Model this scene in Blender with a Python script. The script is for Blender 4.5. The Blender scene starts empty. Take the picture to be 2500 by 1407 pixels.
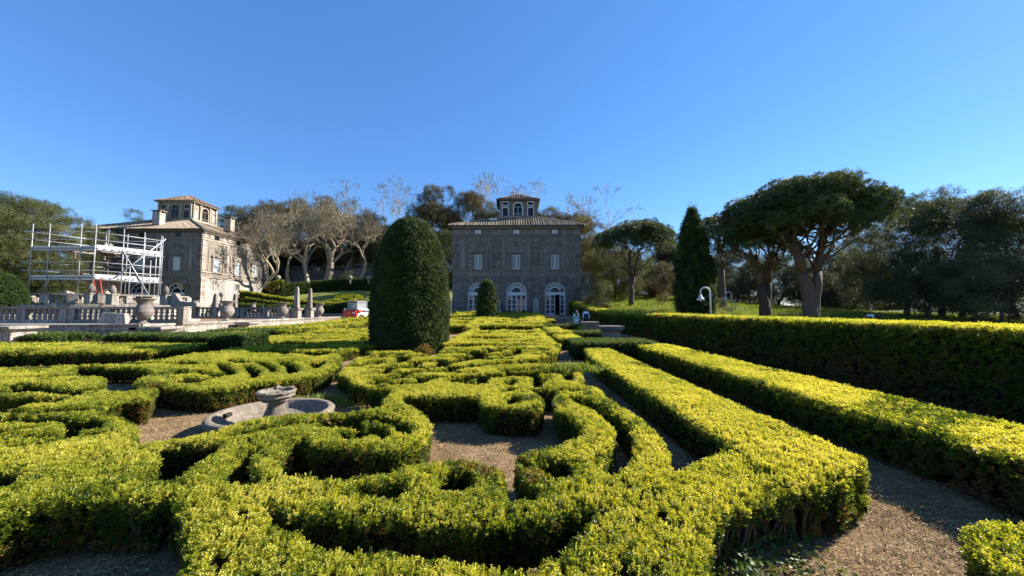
import bpy, bmesh, math, random
import numpy as np
from mathutils import Vector, Matrix, Euler
random.seed(7); rng=np.random.default_rng(7)
SC=bpy.context.scene; COL=SC.collection; R_=math.radians
# ---------------- camera, world, sun, exposure
CAMH=1.7; YAW=math.atan(10/908); PIT=math.atan(52.5/908)
cam_d=bpy.data.cameras.new('camera'); cam=bpy.data.objects.new('camera',cam_d); COL.objects.link(cam); SC.camera=cam
cam_d.sensor_width=36; cam_d.lens=36*908/2500; cam_d.clip_end=3000; cam_d.clip_start=.05
cam.location=(0,0,CAMH); cam.rotation_euler=(math.pi/2+PIT,0,YAW)
SUN_EL=R_(31); SUN_AZ=R_(68)      # azimuth clockwise from +Y (ahead) towards +X (right)
w=bpy.data.worlds.new('World'); SC.world=w; w.use_nodes=True
nt=w.node_tree; bg=nt.nodes['Background']; sky=nt.nodes.new('ShaderNodeTexSky'); sky.sky_type='NISHITA'
sky.sun_disc=False; sky.sun_elevation=SUN_EL; sky.sun_rotation=SUN_AZ; sky.altitude=600; sky.air_density=1.0; sky.dust_density=.05; sky.ozone_density=3.6
hs=nt.nodes.new('ShaderNodeHueSaturation'); hs.inputs['Saturation'].default_value=1.17
nt.links.new(sky.outputs[0],hs.inputs['Color']); tm=nt.nodes.new('ShaderNodeMix'); tm.data_type='RGBA'; tm.blend_type='MULTIPLY'; tm.inputs[0].default_value=1; tm.inputs[7].default_value=(1.0,.985,1.04,1); nt.links.new(hs.outputs[0],tm.inputs[6]); ev=nt.nodes.new('ShaderNodeMix'); ev.data_type='RGBA'; ev.inputs[0].default_value=.38; nt.links.new(tm.outputs[2],ev.inputs[6]); ev.inputs[7].default_value=(.42,1.28,3.2,1); nt.links.new(ev.outputs[2],bg.inputs[0]); bg.inputs[1].default_value=.088
sd=bpy.data.lights.new('sun','SUN'); so=bpy.data.objects.new('sun',sd); COL.objects.link(so)
sd.energy=5.0; sd.angle=R_(.5); sd.color=(1,.93,.82)
sdir=Vector((math.sin(SUN_AZ)*math.cos(SUN_EL),math.cos(SUN_AZ)*math.cos(SUN_EL),math.sin(SUN_EL)))
so.rotation_euler=sdir.to_track_quat('Z','Y').to_euler(); so.location=(40,20,60)
SC.view_settings.view_transform='Standard'; SC.view_settings.look='None'; SC.view_settings.gamma=1; SC.view_settings.use_curve_mapping=False
SC.view_settings.exposure=1.5
SC.cycles.max_bounces=5; SC.cycles.diffuse_bounces=3; SC.cycles.glossy_bounces=2; SC.cycles.transmission_bounces=3; SC.cycles.transparent_max_bounces=4
SC.cycles.caustics_reflective=False; SC.cycles.caustics_refractive=False
# ---------------- surveying: sight lines of the standing viewer turned into places
_c,_s=math.cos(YAW),math.sin(YAW); _cp,_sp=math.cos(PIT),math.sin(PIT)
_R=np.array([_c,_s,0]); _F=np.array([-_s*_cp,_c*_cp,_sp]); _U=np.cross(_R,_F)
def _ray(px,py): return _F+_R*(px-1250)/908+_U*(703.5-py)/908
def P(px,py,D):
    d=_ray(px,py); t=D/d[1]; return Vector((d[0]*t,D,CAMH+d[2]*t))
def PG(px,py,z):
    d=_ray(px,py); t=(z-CAMH)/d[2]; return Vector((d[0]*t,d[1]*t,z))
# ---------------- tagging
def tag(o,label=None,cat=None,group=None,kind=None):
    if label: o['label']=label
    if cat: o['category']=cat
    if group: o['group']=group
    if kind: o['kind']=kind
    return o
def empty(name,loc,label,cat,group=None,rz=0):
    o=bpy.data.objects.new(name,None); o.empty_display_size=.3; COL.objects.link(o); o.location=loc; o.rotation_euler=(0,0,rz)
    return tag(o,label,cat,group)
def link(name,me,parent=None,loc=(0,0,0),rot=(0,0,0),sc=(1,1,1)):
    o=bpy.data.objects.new(name,me); COL.objects.link(o); o.location=loc; o.rotation_euler=rot; o.scale=sc
    if parent: o.parent=parent
    return o
def copy_tree(o,parent=None):
    c=o.copy(); COL.objects.link(c); c.parent=parent
    for ch in list(o.children): copy_tree(ch,c)
    return c
# ---------------- materials
def nodes(name):
    m=bpy.data.materials.new(name); m.use_nodes=True; t=m.node_tree; return m,t,t.nodes['Principled BSDF']
def N(t,ty,**k):
    n=t.nodes.new(ty)
    for a,b in k.items():
        if a.startswith('i_'): n.inputs[a[2:].replace('_',' ')].default_value=b
        else: setattr(n,a,b)
    return n
def noise(t,scale,detail=4,rough=.6,vec=None,obj=False):
    n=N(t,'ShaderNodeTexNoise'); n.inputs['Scale'].default_value=scale; n.inputs['Detail'].default_value=detail; n.inputs['Roughness'].default_value=rough
    if vec is None: vec=geo_pos(t)
    t.links.new(vec,n.inputs['Vector']); return n.outputs['Fac']
def geo_pos(t):
    for n in t.nodes:
        if n.bl_idname=='ShaderNodeNewGeometry': return n.outputs['Position']
    return t.nodes.new('ShaderNodeNewGeometry').outputs['Position']
def ramp(t,fac,stops):
    r=t.nodes.new('ShaderNodeValToRGB'); e=r.color_ramp.elements
    while len(e)<len(stops): e.new(.5)
    for q,(p,c) in zip(e,stops): q.position=p; q.color=(*c,1) if len(c)==3 else c
    t.links.new(fac,r.inputs[0]); return r.outputs[0]
def mix(t,fac,a,b,mode='MIX'):
    m=t.nodes.new('ShaderNodeMix'); m.data_type='RGBA'; m.blend_type=mode
    for s,v in ((m.inputs[0],fac),(m.inputs[6],a),(m.inputs[7],b)):
        if isinstance(v,bpy.types.NodeSocket): t.links.new(v,s)
        else: s.default_value=v if isinstance(v,(int,float)) else (*v,1)
    return m.outputs[2]
def bump(t,b,h,strength=.5,dist=.02):
    n=t.nodes.new('ShaderNodeBump'); n.inputs['Strength'].default_value=strength; n.inputs['Distance'].default_value=dist
    t.links.new(h,n.inputs['Height']); t.links.new(n.outputs[0],b.inputs['Normal'])
def stone(name,c1,c2,c3=None,s=1.,rough=.9,bstr=.6,lichen=0.,streak=.35):
    m,t,b=nodes(name); b.inputs['Roughness'].default_value=rough; b.inputs['Specular IOR Level'].default_value=.2
    f=noise(t,1.1*s,6,.65); col=ramp(t,f,[(.3,c1),(.7,c2)])
    oi=t.nodes.new('ShaderNodeObjectInfo')
    col=mix(t,.55,col,ramp(t,oi.outputs['Random'],[(0,tuple(x*.58 for x in c1)),(1,tuple(min(1,x*1.3) for x in c2))]))
    if c3: col=mix(t,ramp(t,noise(t,4.3*s,5),[(.55,(0,0,0)),(.68,(1,1,1))]),col,c3)
    mp=t.nodes.new('ShaderNodeMapping'); mp.inputs['Scale'].default_value=(2.2,2.2,.22); t.links.new(geo_pos(t),mp.inputs[0])
    col=mix(t,ramp(t,noise(t,1.6*s,4,.6,mp.outputs[0]),[(.42,(streak,)*3),(.62,(0,0,0))]),col,tuple(x*.38 for x in c1))
    if lichen: col=mix(t,ramp(t,noise(t,7*s,4),[(.6,(0,0,0)),(.7,(lichen,)*3)]),col,(.33,.33,.26))
    fine=noise(t,38*s,3); col=mix(t,.28,col,ramp(t,fine,[(.3,(.25,.25,.25)),(.7,(1,1,1))]),'MULTIPLY')
    t.links.new(col,b.inputs['Base Color']); bump(t,b,noise(t,22*s,6,.7),bstr,.03); return m
def plain(name,c,rough=.5,metal=0.,var=.0,spec=.5,sc=8):
    m,t,b=nodes(name); b.inputs['Roughness'].default_value=rough; b.inputs['Metallic'].default_value=metal; b.inputs['Specular IOR Level'].default_value=spec
    if var:
        col=ramp(t,noise(t,sc,4),[(.3,tuple(x*(1-var) for x in c)),(.7,tuple(min(1,x*(1+var)) for x in c))]); t.links.new(col,b.inputs['Base Color'])
    else: b.inputs['Base Color'].default_value=(*c,1)
    return m
def leafmat(name,stops,trans=.35,rough=.5,tcol=1.5,spec=.3,yel=(1.25,1.12,.5)):
    """leaf: reflecting front plus light passing through; colour from each sprig's own tint"""
    m,t,b=nodes(name); at=t.nodes.new('ShaderNodeAttribute'); at.attribute_type='INSTANCER'; at.attribute_name='tint'
    col=ramp(t,at.outputs['Fac'],stops)
    n=noise(t,.9,3); col=mix(t,.45,col,ramp(t,n,[(.3,(.62,.68,.6)),(.72,(1.0,1.0,1.0))]),'MULTIPLY')
    t.links.new(col,b.inputs['Base Color']); b.inputs['Roughness'].default_value=rough; b.inputs['Specular IOR Level'].default_value=spec
    tr=t.nodes.new('ShaderNodeBsdfTranslucent'); tc=mix(t,1.,col,tuple(y*tcol for y in yel),'MULTIPLY'); t.links.new(tc,tr.inputs[0])
    ms=t.nodes.new('ShaderNodeMixShader'); ms.inputs[0].default_value=trans
    t.links.new(b.outputs[0],ms.inputs[1]); t.links.new(tr.outputs[0],ms.inputs[2]); t.links.new(ms.outputs[0],t.nodes['Material Output'].inputs[0]); return m
M={}
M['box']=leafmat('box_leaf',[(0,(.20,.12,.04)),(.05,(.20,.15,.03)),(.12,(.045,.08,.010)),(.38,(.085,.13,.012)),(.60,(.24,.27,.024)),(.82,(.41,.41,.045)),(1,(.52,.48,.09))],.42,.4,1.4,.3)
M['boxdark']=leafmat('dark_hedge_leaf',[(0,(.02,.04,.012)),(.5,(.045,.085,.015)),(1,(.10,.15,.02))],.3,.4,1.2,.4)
M['yew']=leafmat('yew_needle',[(0,(.010,.022,.007)),(.5,(.035,.064,.013)),(1,(.14,.18,.035))],.2,.55,1.2,.25)
M['pine']=leafmat('pine_needle',[(0,(.025,.04,.018)),(.5,(.055,.08,.03)),(1,(.14,.17,.06))],.2,.5,1.2,.3)
M['oak']=leafmat('evergreen_oak_leaf',[(0,(.024,.032,.013)),(.5,(.070,.084,.028)),(.85,(.13,.135,.05)),(1,(.21,.19,.08))],.25,.5,1.3,.3)
M['olive']=leafmat('brownish_oak_leaf',[(0,(.05,.04,.015)),(.5,(.10,.085,.03)),(1,(.20,.16,.06))],.3,.5,1.2,.3)
M['greyleaf']=leafmat('glossy_grey_leaf',[(0,(.03,.036,.02)),(.6,(.08,.088,.045)),(1,(.20,.20,.11))],.2,.5,1.2,.3)
M['bud']=leafmat('twig_haze',[(0,(.10,.075,.03)),(1,(.26,.20,.09))],.2,.7,1.2,.2)
M['straw']=leafmat('dry_clippings',[(0,(.18,.11,.055)),(.6,(.44,.32,.17)),(1,(.62,.50,.30))],.15,.8,1.,.1)
M['grassb']=leafmat('grass_blade',[(0,(.08,.12,.02)),(1,(.22,.27,.05))],.35,.6,1.4,.2)
M['core']=plain('hedge_inside',(.012,.012,.006),.95,0,.5,.05,30)  # near-black solid, painting the deep shade seen between leaves
M['stem']=plain('box_wood_stem',(.12,.085,.05),.9,0,.4,.1,60)
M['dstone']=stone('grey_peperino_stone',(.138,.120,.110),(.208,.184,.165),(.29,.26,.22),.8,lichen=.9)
M['dstone2']=stone('pale_grey_stone_trim',(.165,.145,.13),(.245,.22,.195),None,.8,lichen=.25)
M['mortar']=stone('limed_wall_ground',(.185,.165,.15),(.28,.25,.225),(.36,.33,.29),.9,lichen=.3)
M['wstone']=stone('weathered_sunlit_stone',(.28,.235,.19),(.42,.36,.295),(.19,.16,.13),1.1,lichen=.3,streak=.55)  # villa stone copied paler and warmer, sunlight put into its colour
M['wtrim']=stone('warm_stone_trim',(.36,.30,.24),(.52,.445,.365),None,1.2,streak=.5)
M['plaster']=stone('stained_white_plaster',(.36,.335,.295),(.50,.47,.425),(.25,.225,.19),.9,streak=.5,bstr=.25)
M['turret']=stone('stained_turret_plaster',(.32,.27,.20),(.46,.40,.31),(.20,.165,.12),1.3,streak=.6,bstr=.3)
M['pool']=stone('pale_balustrade_stone',(.30,.265,.225),(.46,.41,.355),(.17,.15,.13),1.6,lichen=.5,streak=.6)
M['urn']=stone('brown_grey_urn_stone',(.17,.145,.125),(.28,.24,.21),(.12,.10,.085),2.,lichen=.4,streak=.4)
M['basin']=stone('pitted_basin_stone',(.23,.185,.14),(.40,.33,.255),(.11,.09,.07),4.,lichen=.5,bstr=1.)
M['statue']=stone('brown_statue_stone',(.14,.10,.075),(.26,.20,.15),None,2.,streak=.4)
M['tile']=stone('old_roof_tile',(.20,.145,.10),(.38,.31,.23),(.27,.25,.17),2.2,lichen=.6,streak=.2)
M['tilegap']=plain('dark_tile_gap',(.07,.05,.035),.9,0,.3)
M['tiled']=stone('red_roof_tile',(.15,.09,.06),(.26,.17,.115),(.2,.17,.12),2.2,streak=.2)
M['louvre']=plain('grey_louvre_paint',(.26,.31,.33),.6,0,.1)
M['shutter']=plain('pale_shutter_paint',(.52,.58,.60),.55,0,.06)
M['fan']=plain('grey_fan_panel',(.24,.26,.27),.7,0,.1)
M['wframe']=plain('white_frame_paint',(.50,.54,.58),.5,0,.06)
M['glass']=plain('dark_window_glass',(.012,.013,.016),.12,0,0,.22)
M['door_in']=plain('dim_room',(.012,.012,.013),.9)
M['orangeglass']=plain('drawn_orange_blind',(.42,.20,.10),.7,0,.1)
M['steel']=plain('galvanised_tube',(.34,.35,.36),.5,.4,.12,.5,20)
M['board']=plain('galvanised_board',(.42,.44,.46),.55,.2,.08,.5,5)
M['wood']=plain('scaffold_plank',(.20,.135,.08),.85,0,.35,.2,9)
M['redtube']=plain('rust_red_tube',(.42,.07,.03),.6,.2,.1)
M['lampwhite']=plain('white_lamp_enamel',(.45,.48,.50),.45,.0,.06)
M['red']=plain('red_machine_paint',(.62,.03,.015),.35,0,.06)
M['mwhite']=plain('white_machine_paint',(.78,.78,.78),.35,0,.05)
M['black']=plain('black_rubber',(.02,.02,.022),.7)
M['cab']=plain('grey_cab_paint',(.20,.21,.22),.5)
M['cabglass']=plain('cab_glass',(.10,.16,.20),.08,0,0,.9)
M['orange']=plain('orange_beacon_plastic',(.85,.18,.02),.3)
M['skin']=plain('skin',(.42,.26,.19),.55,0,.05)
M['hair']=plain('dark_hair',(.018,.013,.011),.6)
M['navy']=plain('navy_cloth',(.012,.016,.045),.85,0,.2)
M['aqua']=plain('pale_aqua_knit',(.42,.58,.56),.85,0,.06)
M['wcloth']=plain('white_cloth',(.72,.72,.72),.8,0,.04)
M['bcloth']=plain('black_cloth',(.018,.018,.02),.85)
M['pinebark']=stone('pine_bark',(.075,.05,.042),(.15,.105,.085),(.05,.037,.03),5.,bstr=1.,streak=.2)
M['redbark']=stone('reddish_upper_bark',(.085,.05,.038),(.16,.10,.072),None,4.,bstr=.8,streak=.1)
M['planebark']=stone('pale_plane_bark',(.23,.185,.12),(.44,.375,.265),(.15,.115,.075),2.,bstr=.4,streak=.1)
M['darkbark']=stone('dark_oak_bark',(.05,.042,.036),(.11,.092,.078),None,4.,bstr=.8,streak=.1)
# ---------------- mesh helpers
class MB:
    def __init__(s): s.v=[]; s.f=[]
    def add(s,v,f):
        k=len(s.v); s.v+= [tuple(q) for q in v]; s.f+=[tuple(i+k for i in q) for q in f]
    def box(s,c,d,rz=0.,taper=1.):
        x,y,z=[q/2 for q in d]; cr,sr=math.cos(rz),math.sin(rz); V=[]
        for dz,k in ((-z,1.),(z,taper)):
            for a,b in ((-x,-y),(x,-y),(x,y),(-x,y)):
                a*=k;b*=k; V.append((c[0]+a*cr-b*sr,c[1]+a*sr+b*cr,c[2]+dz))
        s.add(V,[(3,2,1,0),(4,5,6,7),(0,1,5,4),(1,2,6,5),(2,3,7,6),(3,0,4,7)]); return s
    def tube(s,pts,rad,n=6,cap=True):
        pts=[Vector(p) for p in pts]
        if not hasattr(rad,'__len__'): rad=[rad]*len(pts)
        V=[];ref=None
        for i,p in enumerate(pts):
            d=(pts[min(i+1,len(pts)-1)]-pts[max(i-1,0)])
            d=d.normalized() if d.length>1e-9 else Vector((0,0,1))
            if ref is None: ref=Vector((1,0,0)) if abs(d.x)<.8 else Vector((0,1,0))
            u=(ref-d*ref.dot(d)).normalized(); w_=d.cross(u); ref=u
            for k in range(n):
                a=2*math.pi*k/n; V.append(p+(u*math.cos(a)+w_*math.sin(a))*rad[i])
        Fc=[]
        for i in range(len(pts)-1):
            for k in range(n):
                Fc.append((i*n+k,i*n+(k+1)%n,(i+1)*n+(k+1)%n,(i+1)*n+k))
        if cap: Fc.append(tuple(range(n-1,-1,-1))); Fc.append(tuple((len(pts)-1)*n+k for k in range(n)))
        s.add(V,Fc); return s
    def lathe(s,prof,n=16,c=(0,0,0),rfun=None):
        V=[]
        for i,(r,z) in enumerate(prof):
            for k in range(n):
                a=2*math.pi*k/n; rr=r*(rfun(a,z,i) if rfun else 1)
                V.append((c[0]+rr*math.cos(a),c[1]+rr*math.sin(a),c[2]+z))
        Fc=[]
        for i in range(len(prof)-1):
            for k in range(n): Fc.append((i*n+k,i*n+(k+1)%n,(i+1)*n+(k+1)%n,(i+1)*n+k))
        Fc.append(tuple(range(n-1,-1,-1))); Fc.append(tuple((len(prof)-1)*n+k for k in range(n)))
        s.add(V,Fc); return s
    def ext(s,poly,thick,mat):
        """polygon (u,v) extruded by thick along w; mat maps (u,v,w)->xyz"""
        n=len(poly); V=[mat(u,v,0) for u,v in poly]+[mat(u,v,thick) for u,v in poly]
        s.add(V,[tuple(range(n)),tuple(range(2*n-1,n-1,-1))]+[(i,i+n,(i+1)%n+n,(i+1)%n) for i in range(n)]); return s
    def mesh(s,name,mat,smooth=False):
        me=bpy.data.meshes.new(name); me.from_pydata(s.v,[],s.f); me.materials.append(mat)
        if smooth: me.polygons.foreach_set('use_smooth',[True]*len(me.polygons))
        me.update(); return me
    def fix(s,me):
        bm=bmesh.new(); bm.from_mesh(me); bmesh.ops.recalc_face_normals(bm,faces=bm.faces); bm.to_mesh(me); bm.free(); return me
    def build(s,name,mat,parent=None,smooth=False,fix=False,**k):
        me=s.mesh(name,mat,smooth)
        if fix: s.fix(me)
        return link(name,me,parent,**k)
def smooth_auto(o,ang=40):
    me=o.data; me.polygons.foreach_set('use_smooth',[True]*len(me.polygons))
    try: me.set_sharp_from_angle(angle=R_(ang))
    except Exception: pass
    return o
def npmesh(name,V,F,mat,smooth=False):
    me=bpy.data.meshes.new(name); V=np.asarray(V,np.float32); F=np.asarray(F,np.int32); k=F.shape[1]
    me.vertices.add(len(V)); me.vertices.foreach_set('co',V.ravel()); me.loops.add(F.size); me.loops.foreach_set('vertex_index',F.ravel())
    me.polygons.add(len(F)); me.polygons.foreach_set('loop_start',np.arange(0,F.size,k,dtype=np.int32)); me.polygons.foreach_set('loop_total',np.full(len(F),k,np.int32))
    if smooth: me.polygons.foreach_set('use_smooth',np.ones(len(F),bool))
    me.materials.append(mat); me.update(calc_edges=True); return me
# value noise, vectorised
_perm=rng.random((256,256))
def vn(x,y,s):
    x=np.asarray(x,float)*s+1000.3; y=np.asarray(y,float)*s+1000.7; xi=np.floor(x).astype(int); yi=np.floor(y).astype(int); fx=x-xi; fy=y-yi
    fx=fx*fx*(3-2*fx); fy=fy*fy*(3-2*fy); g=lambda a,b:_perm[a%256,b%256]
    return (g(xi,yi)*(1-fx)+g(xi+1,yi)*fx)*(1-fy)+(g(xi,yi+1)*(1-fx)+g(xi+1,yi+1)*fx)*fy
def fbm(x,y,s): return vn(x,y,s)*.55+vn(x,y,s*2.1)*.28+vn(x,y,s*4.3)*.17
# ---------------- terrain heights
def sst(t): t=np.clip(t,0,1); return t*t*(3-2*t)
def gz(x,y):
    x=np.asarray(x,float); y=np.asarray(y,float)
    z=.9*sst((y-28)/22)
    hill=np.clip(y-55,0,24)*.27+np.clip(y-79,0,60)*.10
    wl=sst((-x-9.5)/2)*sst((x+47)/2)          # slope between the two houses
    back=np.clip(y-68,0,30)*.24+np.clip(y-98,0,60)*.08
    z=z+hill*wl+back*(1-wl)*sst((9-x)/3)
    wr=sst((x-8.6)/3)
    f=1-.72*sst((x-26)/34)
    r=np.clip(y-27,0,70)*.085*f+ .25*fbm(x,y,.08)*sst((y-25)/20)
    z=z*(1-wr)+r*wr
    return z
# ---------------- instanced foliage
def foliage(name,pts,nrm,scl,tint,src,parent=None,stuff=False,spin=True,cell=(0,0,0),jit=.35):
    """points carrying sprigs; src = list of sprig source objects"""
    pts=np.asarray(pts,float); n=len(pts)
    if n==0: return None
    nn=np.asarray(nrm,float)+rng.normal(0,jit,(n,3)); nn/=np.linalg.norm(nn,axis=1)[:,None]+1e-9
    r=rng.normal(0,1,(n,3)); u=r-nn*np.sum(r*nn,1)[:,None]; u/=np.linalg.norm(u,axis=1)[:,None]; v=np.cross(nn,u)
    # columns u,v,nn
    b=-np.arcsin(np.clip(u[:,2],-1,1)); a=np.arctan2(v[:,2],nn[:,2]); c=np.arctan2(u[:,1],u[:,0])
    rot=np.stack([a,b,c],1)
    me=bpy.data.meshes.new(name); me.vertices.add(n); me.vertices.foreach_set('co',(pts-np.array(cell)).astype(np.float32).ravel())
    at=me.attributes.new('rot','FLOAT_VECTOR','POINT'); at.data.foreach_set('vector',rot.astype(np.float32).ravel())
    at=me.attributes.new('scl','FLOAT','POINT'); at.data.foreach_set('value',np.broadcast_to(scl,(n,)).astype(np.float32).copy())
    at=me.attributes.new('tint','FLOAT','POINT'); at.data.foreach_set('value',np.clip(np.broadcast_to(tint,(n,)),0,1).astype(np.float32).copy())
    at=me.attributes.new('pick','INT','POINT'); at.data.foreach_set('value',rng.integers(0,len(src),n).astype(np.int32))
    o=link(name,me,parent); md=o.modifiers.new('leaves','NODES'); md.node_group=leaf_group(src)
    if stuff: o['kind']='stuff'
    return o
_lg={}
def leaf_group(src):
    key=tuple(s.name for s in src)
    if key in _lg: return _lg[key]
    g=bpy.data.node_groups.new('leaf_scatter','GeometryNodeTree')
    g.interface.new_socket('Geometry',in_out='INPUT',socket_type='NodeSocketGeometry'); g.interface.new_socket('Geometry',in_out='OUTPUT',socket_type='NodeSocketGeometry')
    gi=g.nodes.new('NodeGroupInput'); go=g.nodes.new('NodeGroupOutput'); m2p=g.nodes.new('GeometryNodeMeshToPoints'); m2p.inputs['Radius'].default_value=.001
    ip=g.nodes.new('GeometryNodeInstanceOnPoints'); g.links.new(gi.outputs[0],m2p.inputs[0]); g.links.new(m2p.outputs[0],ip.inputs['Points'])
    j=g.nodes.new('GeometryNodeGeometryToInstance')
    for s in src[::-1]:
        oi=g.nodes.new('GeometryNodeObjectInfo'); oi.inputs['Object'].default_value=s; oi.inputs['As Instance'].default_value=False
        g.links.new(oi.outputs['Geometry'],j.inputs[0])
    g.links.new(j.outputs[0],ip.inputs['Instance']); ip.inputs['Pick Instance'].default_value=True
    for nm,ty,so in (('rot','FLOAT_VECTOR','Rotation'),('scl','FLOAT','Scale'),('pick','INT','Instance Index')):
        na=g.nodes.new('GeometryNodeInputNamedAttribute'); na.data_type=ty; na.inputs['Name'].default_value=nm; g.links.new(na.outputs[0],ip.inputs[so])
    g.links.new(ip.outputs[0],go.inputs[0]); _lg[key]=g; return g
def src_obj(name,me): return bpy.data.objects.new(name,me)     # source shapes stay outside the scene
def leafquad(V,F,c,d,up,L,W,fold=.25):
    """a leaf: 2 quads folded on the midrib, from c along d"""
    d=d.normalized(); s=d.cross(up)
    s=s.normalized() if s.length>1e-6 else Vector((1,0,0)); n=s.cross(d)
    k=len(V); a=c; b=c+d*L
    V+= [a,c+d*L*.5+s*W*.5+n*W*fold,b,c+d*L*.5-s*W*.5+n*W*fold]
    F.append((k,k+1,k+2)); F.append((k,k+2,k+3))
def sprigs(kind,mat,count,seed):
    rr=random.Random(seed); out=[]
    for q in range(count):
        V=[];F=[]
        if kind=='box':       # a tuft of three or four upright shoots with opposed small leaves, about 7 cm
            for sh in range(5):
                base=Vector((rr.uniform(-.03,.03),rr.uniform(-.03,.03),-.012)); ax=Vector((rr.uniform(-.45,.45),rr.uniform(-.45,.45),1)).normalized()
                for k in range(4):
                    p=base+ax*(.008+.0105*k); a=rr.random()*3+k*1.57
                    for sgn in (0,math.pi):
                        o=Vector((math.cos(a+sgn),math.sin(a+sgn),0)); up=.35+.28*k
                        leafquad(V,F,p,(o+ax*up),ax,rr.uniform(.015,.021)*(1-.1*k),rr.uniform(.009,.0125))
        elif kind=='yew':     # short needled shoots
            for sh in range(7):
                base=Vector((rr.uniform(-.05,.05),rr.uniform(-.05,.05),-.02)); ax=Vector((rr.uniform(-.7,.7),rr.uniform(-.7,.7),1)).normalized(); L=rr.uniform(.05,.09)
                for k in range(5):
                    p=base+ax*L*k/5; a=rr.random()*6.28; o=Vector((math.cos(a),math.sin(a),.4)); leafquad(V,F,p,o+ax*.6,ax,.035,.010,.1)
        elif kind=='pine':    # needle brush
            for sh in range(9):
                d0=Vector((rr.gauss(0,.6),rr.gauss(0,.6),rr.uniform(.3,1))).normalized(); b=d0*rr.uniform(.1,.42)
                for k in range(7):
                    d=(d0+Vector((rr.gauss(0,.6),rr.gauss(0,.6),rr.gauss(0,.6)))); leafquad(V,F,b,d,d0.orthogonal(),rr.uniform(.16,.28),.035,.1)
        elif kind=='oak':     # leafy twig end, leaves scattered through a half-metre ball, hollow
            for k in range(46):
                d=Vector((rr.gauss(0,1),rr.gauss(0,1),rr.gauss(.25,1))).normalized(); p=d*rr.uniform(.15,.5)
                leafquad(V,F,p,d+Vector((rr.gauss(0,.8),rr.gauss(0,.8),rr.gauss(0,.8))),Vector((rr.gauss(0,1),rr.gauss(0,1),rr.gauss(0,1))),rr.uniform(.10,.17),rr.uniform(.06,.09))
        elif kind=='bud':
            for k in range(26):
                p=Vector((rr.gauss(0,.35),rr.gauss(0,.35),rr.gauss(0,.35))); d=Vector((rr.gauss(0,1),rr.gauss(0,1),rr.gauss(.5,1)))
                leafquad(V,F,p,d,d.orthogonal(),rr.uniform(.1,.3),.022,.1)
        elif kind=='straw':
            for k in range(16):
                p=Vector((rr.gauss(0,.06),rr.gauss(0,.06),rr.uniform(.002,.012))); a=rr.random()*6.28
                leafquad(V,F,p,Vector((math.cos(a),math.sin(a),rr.gauss(.05,.16))),Vector((0,0,1)),rr.uniform(.015,.05),rr.uniform(.003,.007),.3)
        elif kind=='grass':
            for k in range(14):
                p=Vector((rr.gauss(0,.06),rr.gauss(0,.06),0)); leafquad(V,F,p,Vector((rr.gauss(0,.35),rr.gauss(0,.35),1)),Vector((rr.gauss(0,1),rr.gauss(0,1),.1)),rr.uniform(.04,.11),.012,.1)
        elif kind=='ivy':
            for k in range(9):
                p=Vector((rr.gauss(0,.06),rr.gauss(0,.06),rr.uniform(0,.04))); leafquad(V,F,p,Vector((rr.gauss(0,1),rr.gauss(0,1),rr.uniform(0,.6))),Vector((0,0,1)),rr.uniform(.035,.06),rr.uniform(.03,.045),.15)
        me=bpy.data.meshes.new(kind+'_sprig'); me.from_pydata([tuple(v) for v in V],[],F); me.materials.append(mat); out.append(src_obj(kind+'_sprig',me))
    return out
SP={'box':sprigs('box',M['box'],5,1),'boxdark':sprigs('box',M['boxdark'],4,2),'yew':sprigs('yew',M['yew'],4,3),'pine':sprigs('pine',M['pine'],4,4),
 'oak':sprigs('oak',M['oak'],4,5),'olive':sprigs('oak',M['olive'],3,6),'greyleaf':sprigs('oak',M['greyleaf'],3,8),'bud':sprigs('bud',M['bud'],3,9),
 'straw':sprigs('straw',M['straw'],5,10),'grass':sprigs('grass',M['grassb'],3,11),'ivy':sprigs('ivy',M['boxdark'],3,12)}
# ---------------- ground
def groundmat():
    m,t,b=nodes('dry_parterre_soil'); b.inputs['Roughness'].default_value=.95; b.inputs['Specular IOR Level'].default_value=.1
    f=noise(t,3.,6,.7); col=ramp(t,f,[(.3,(.20,.12,.062)),(.55,(.40,.265,.145)),(.75,(.56,.41,.24))])
    col=mix(t,.5,col,ramp(t,noise(t,.7,5,.65),[(.3,(.5,.48,.45)),(.7,(1.1,1.1,1.1))]),'MULTIPLY')
    col=mix(t,ramp(t,noise(t,60,3),[(.35,(1,1,1)),(.6,(0,0,0))]),col,(.13,.085,.05)); t.links.new(col,b.inputs['Base Color']); bump(t,b,noise(t,45,5,.7),.9,.03); return m
def grassmat():
    m,t,b=nodes('mown_grass'); b.inputs['Roughness'].default_value=.8; b.inputs['Specular IOR Level'].default_value=.15
    f=noise(t,.35,6,.7); col=ramp(t,f,[(.3,(.10,.145,.03)),(.5,(.19,.22,.05)),(.66,(.27,.26,.08)),(.8,(.28,.23,.11))])
    col=mix(t,.5,col,ramp(t,noise(t,9,4,.7),[(.3,(.45,.5,.4)),(.7,(1.1,1.1,1))]),'MULTIPLY'); t.links.new(col,b.inputs['Base Color']); bump(t,b,noise(t,14,5,.7),.8,.12); return m
M['soil']=groundmat(); M['grass']=grassmat()
M['gravel']=stone('pale_gravel_path',(.30,.27,.24),(.42,.38,.34),None,3.,streak=0)
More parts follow.
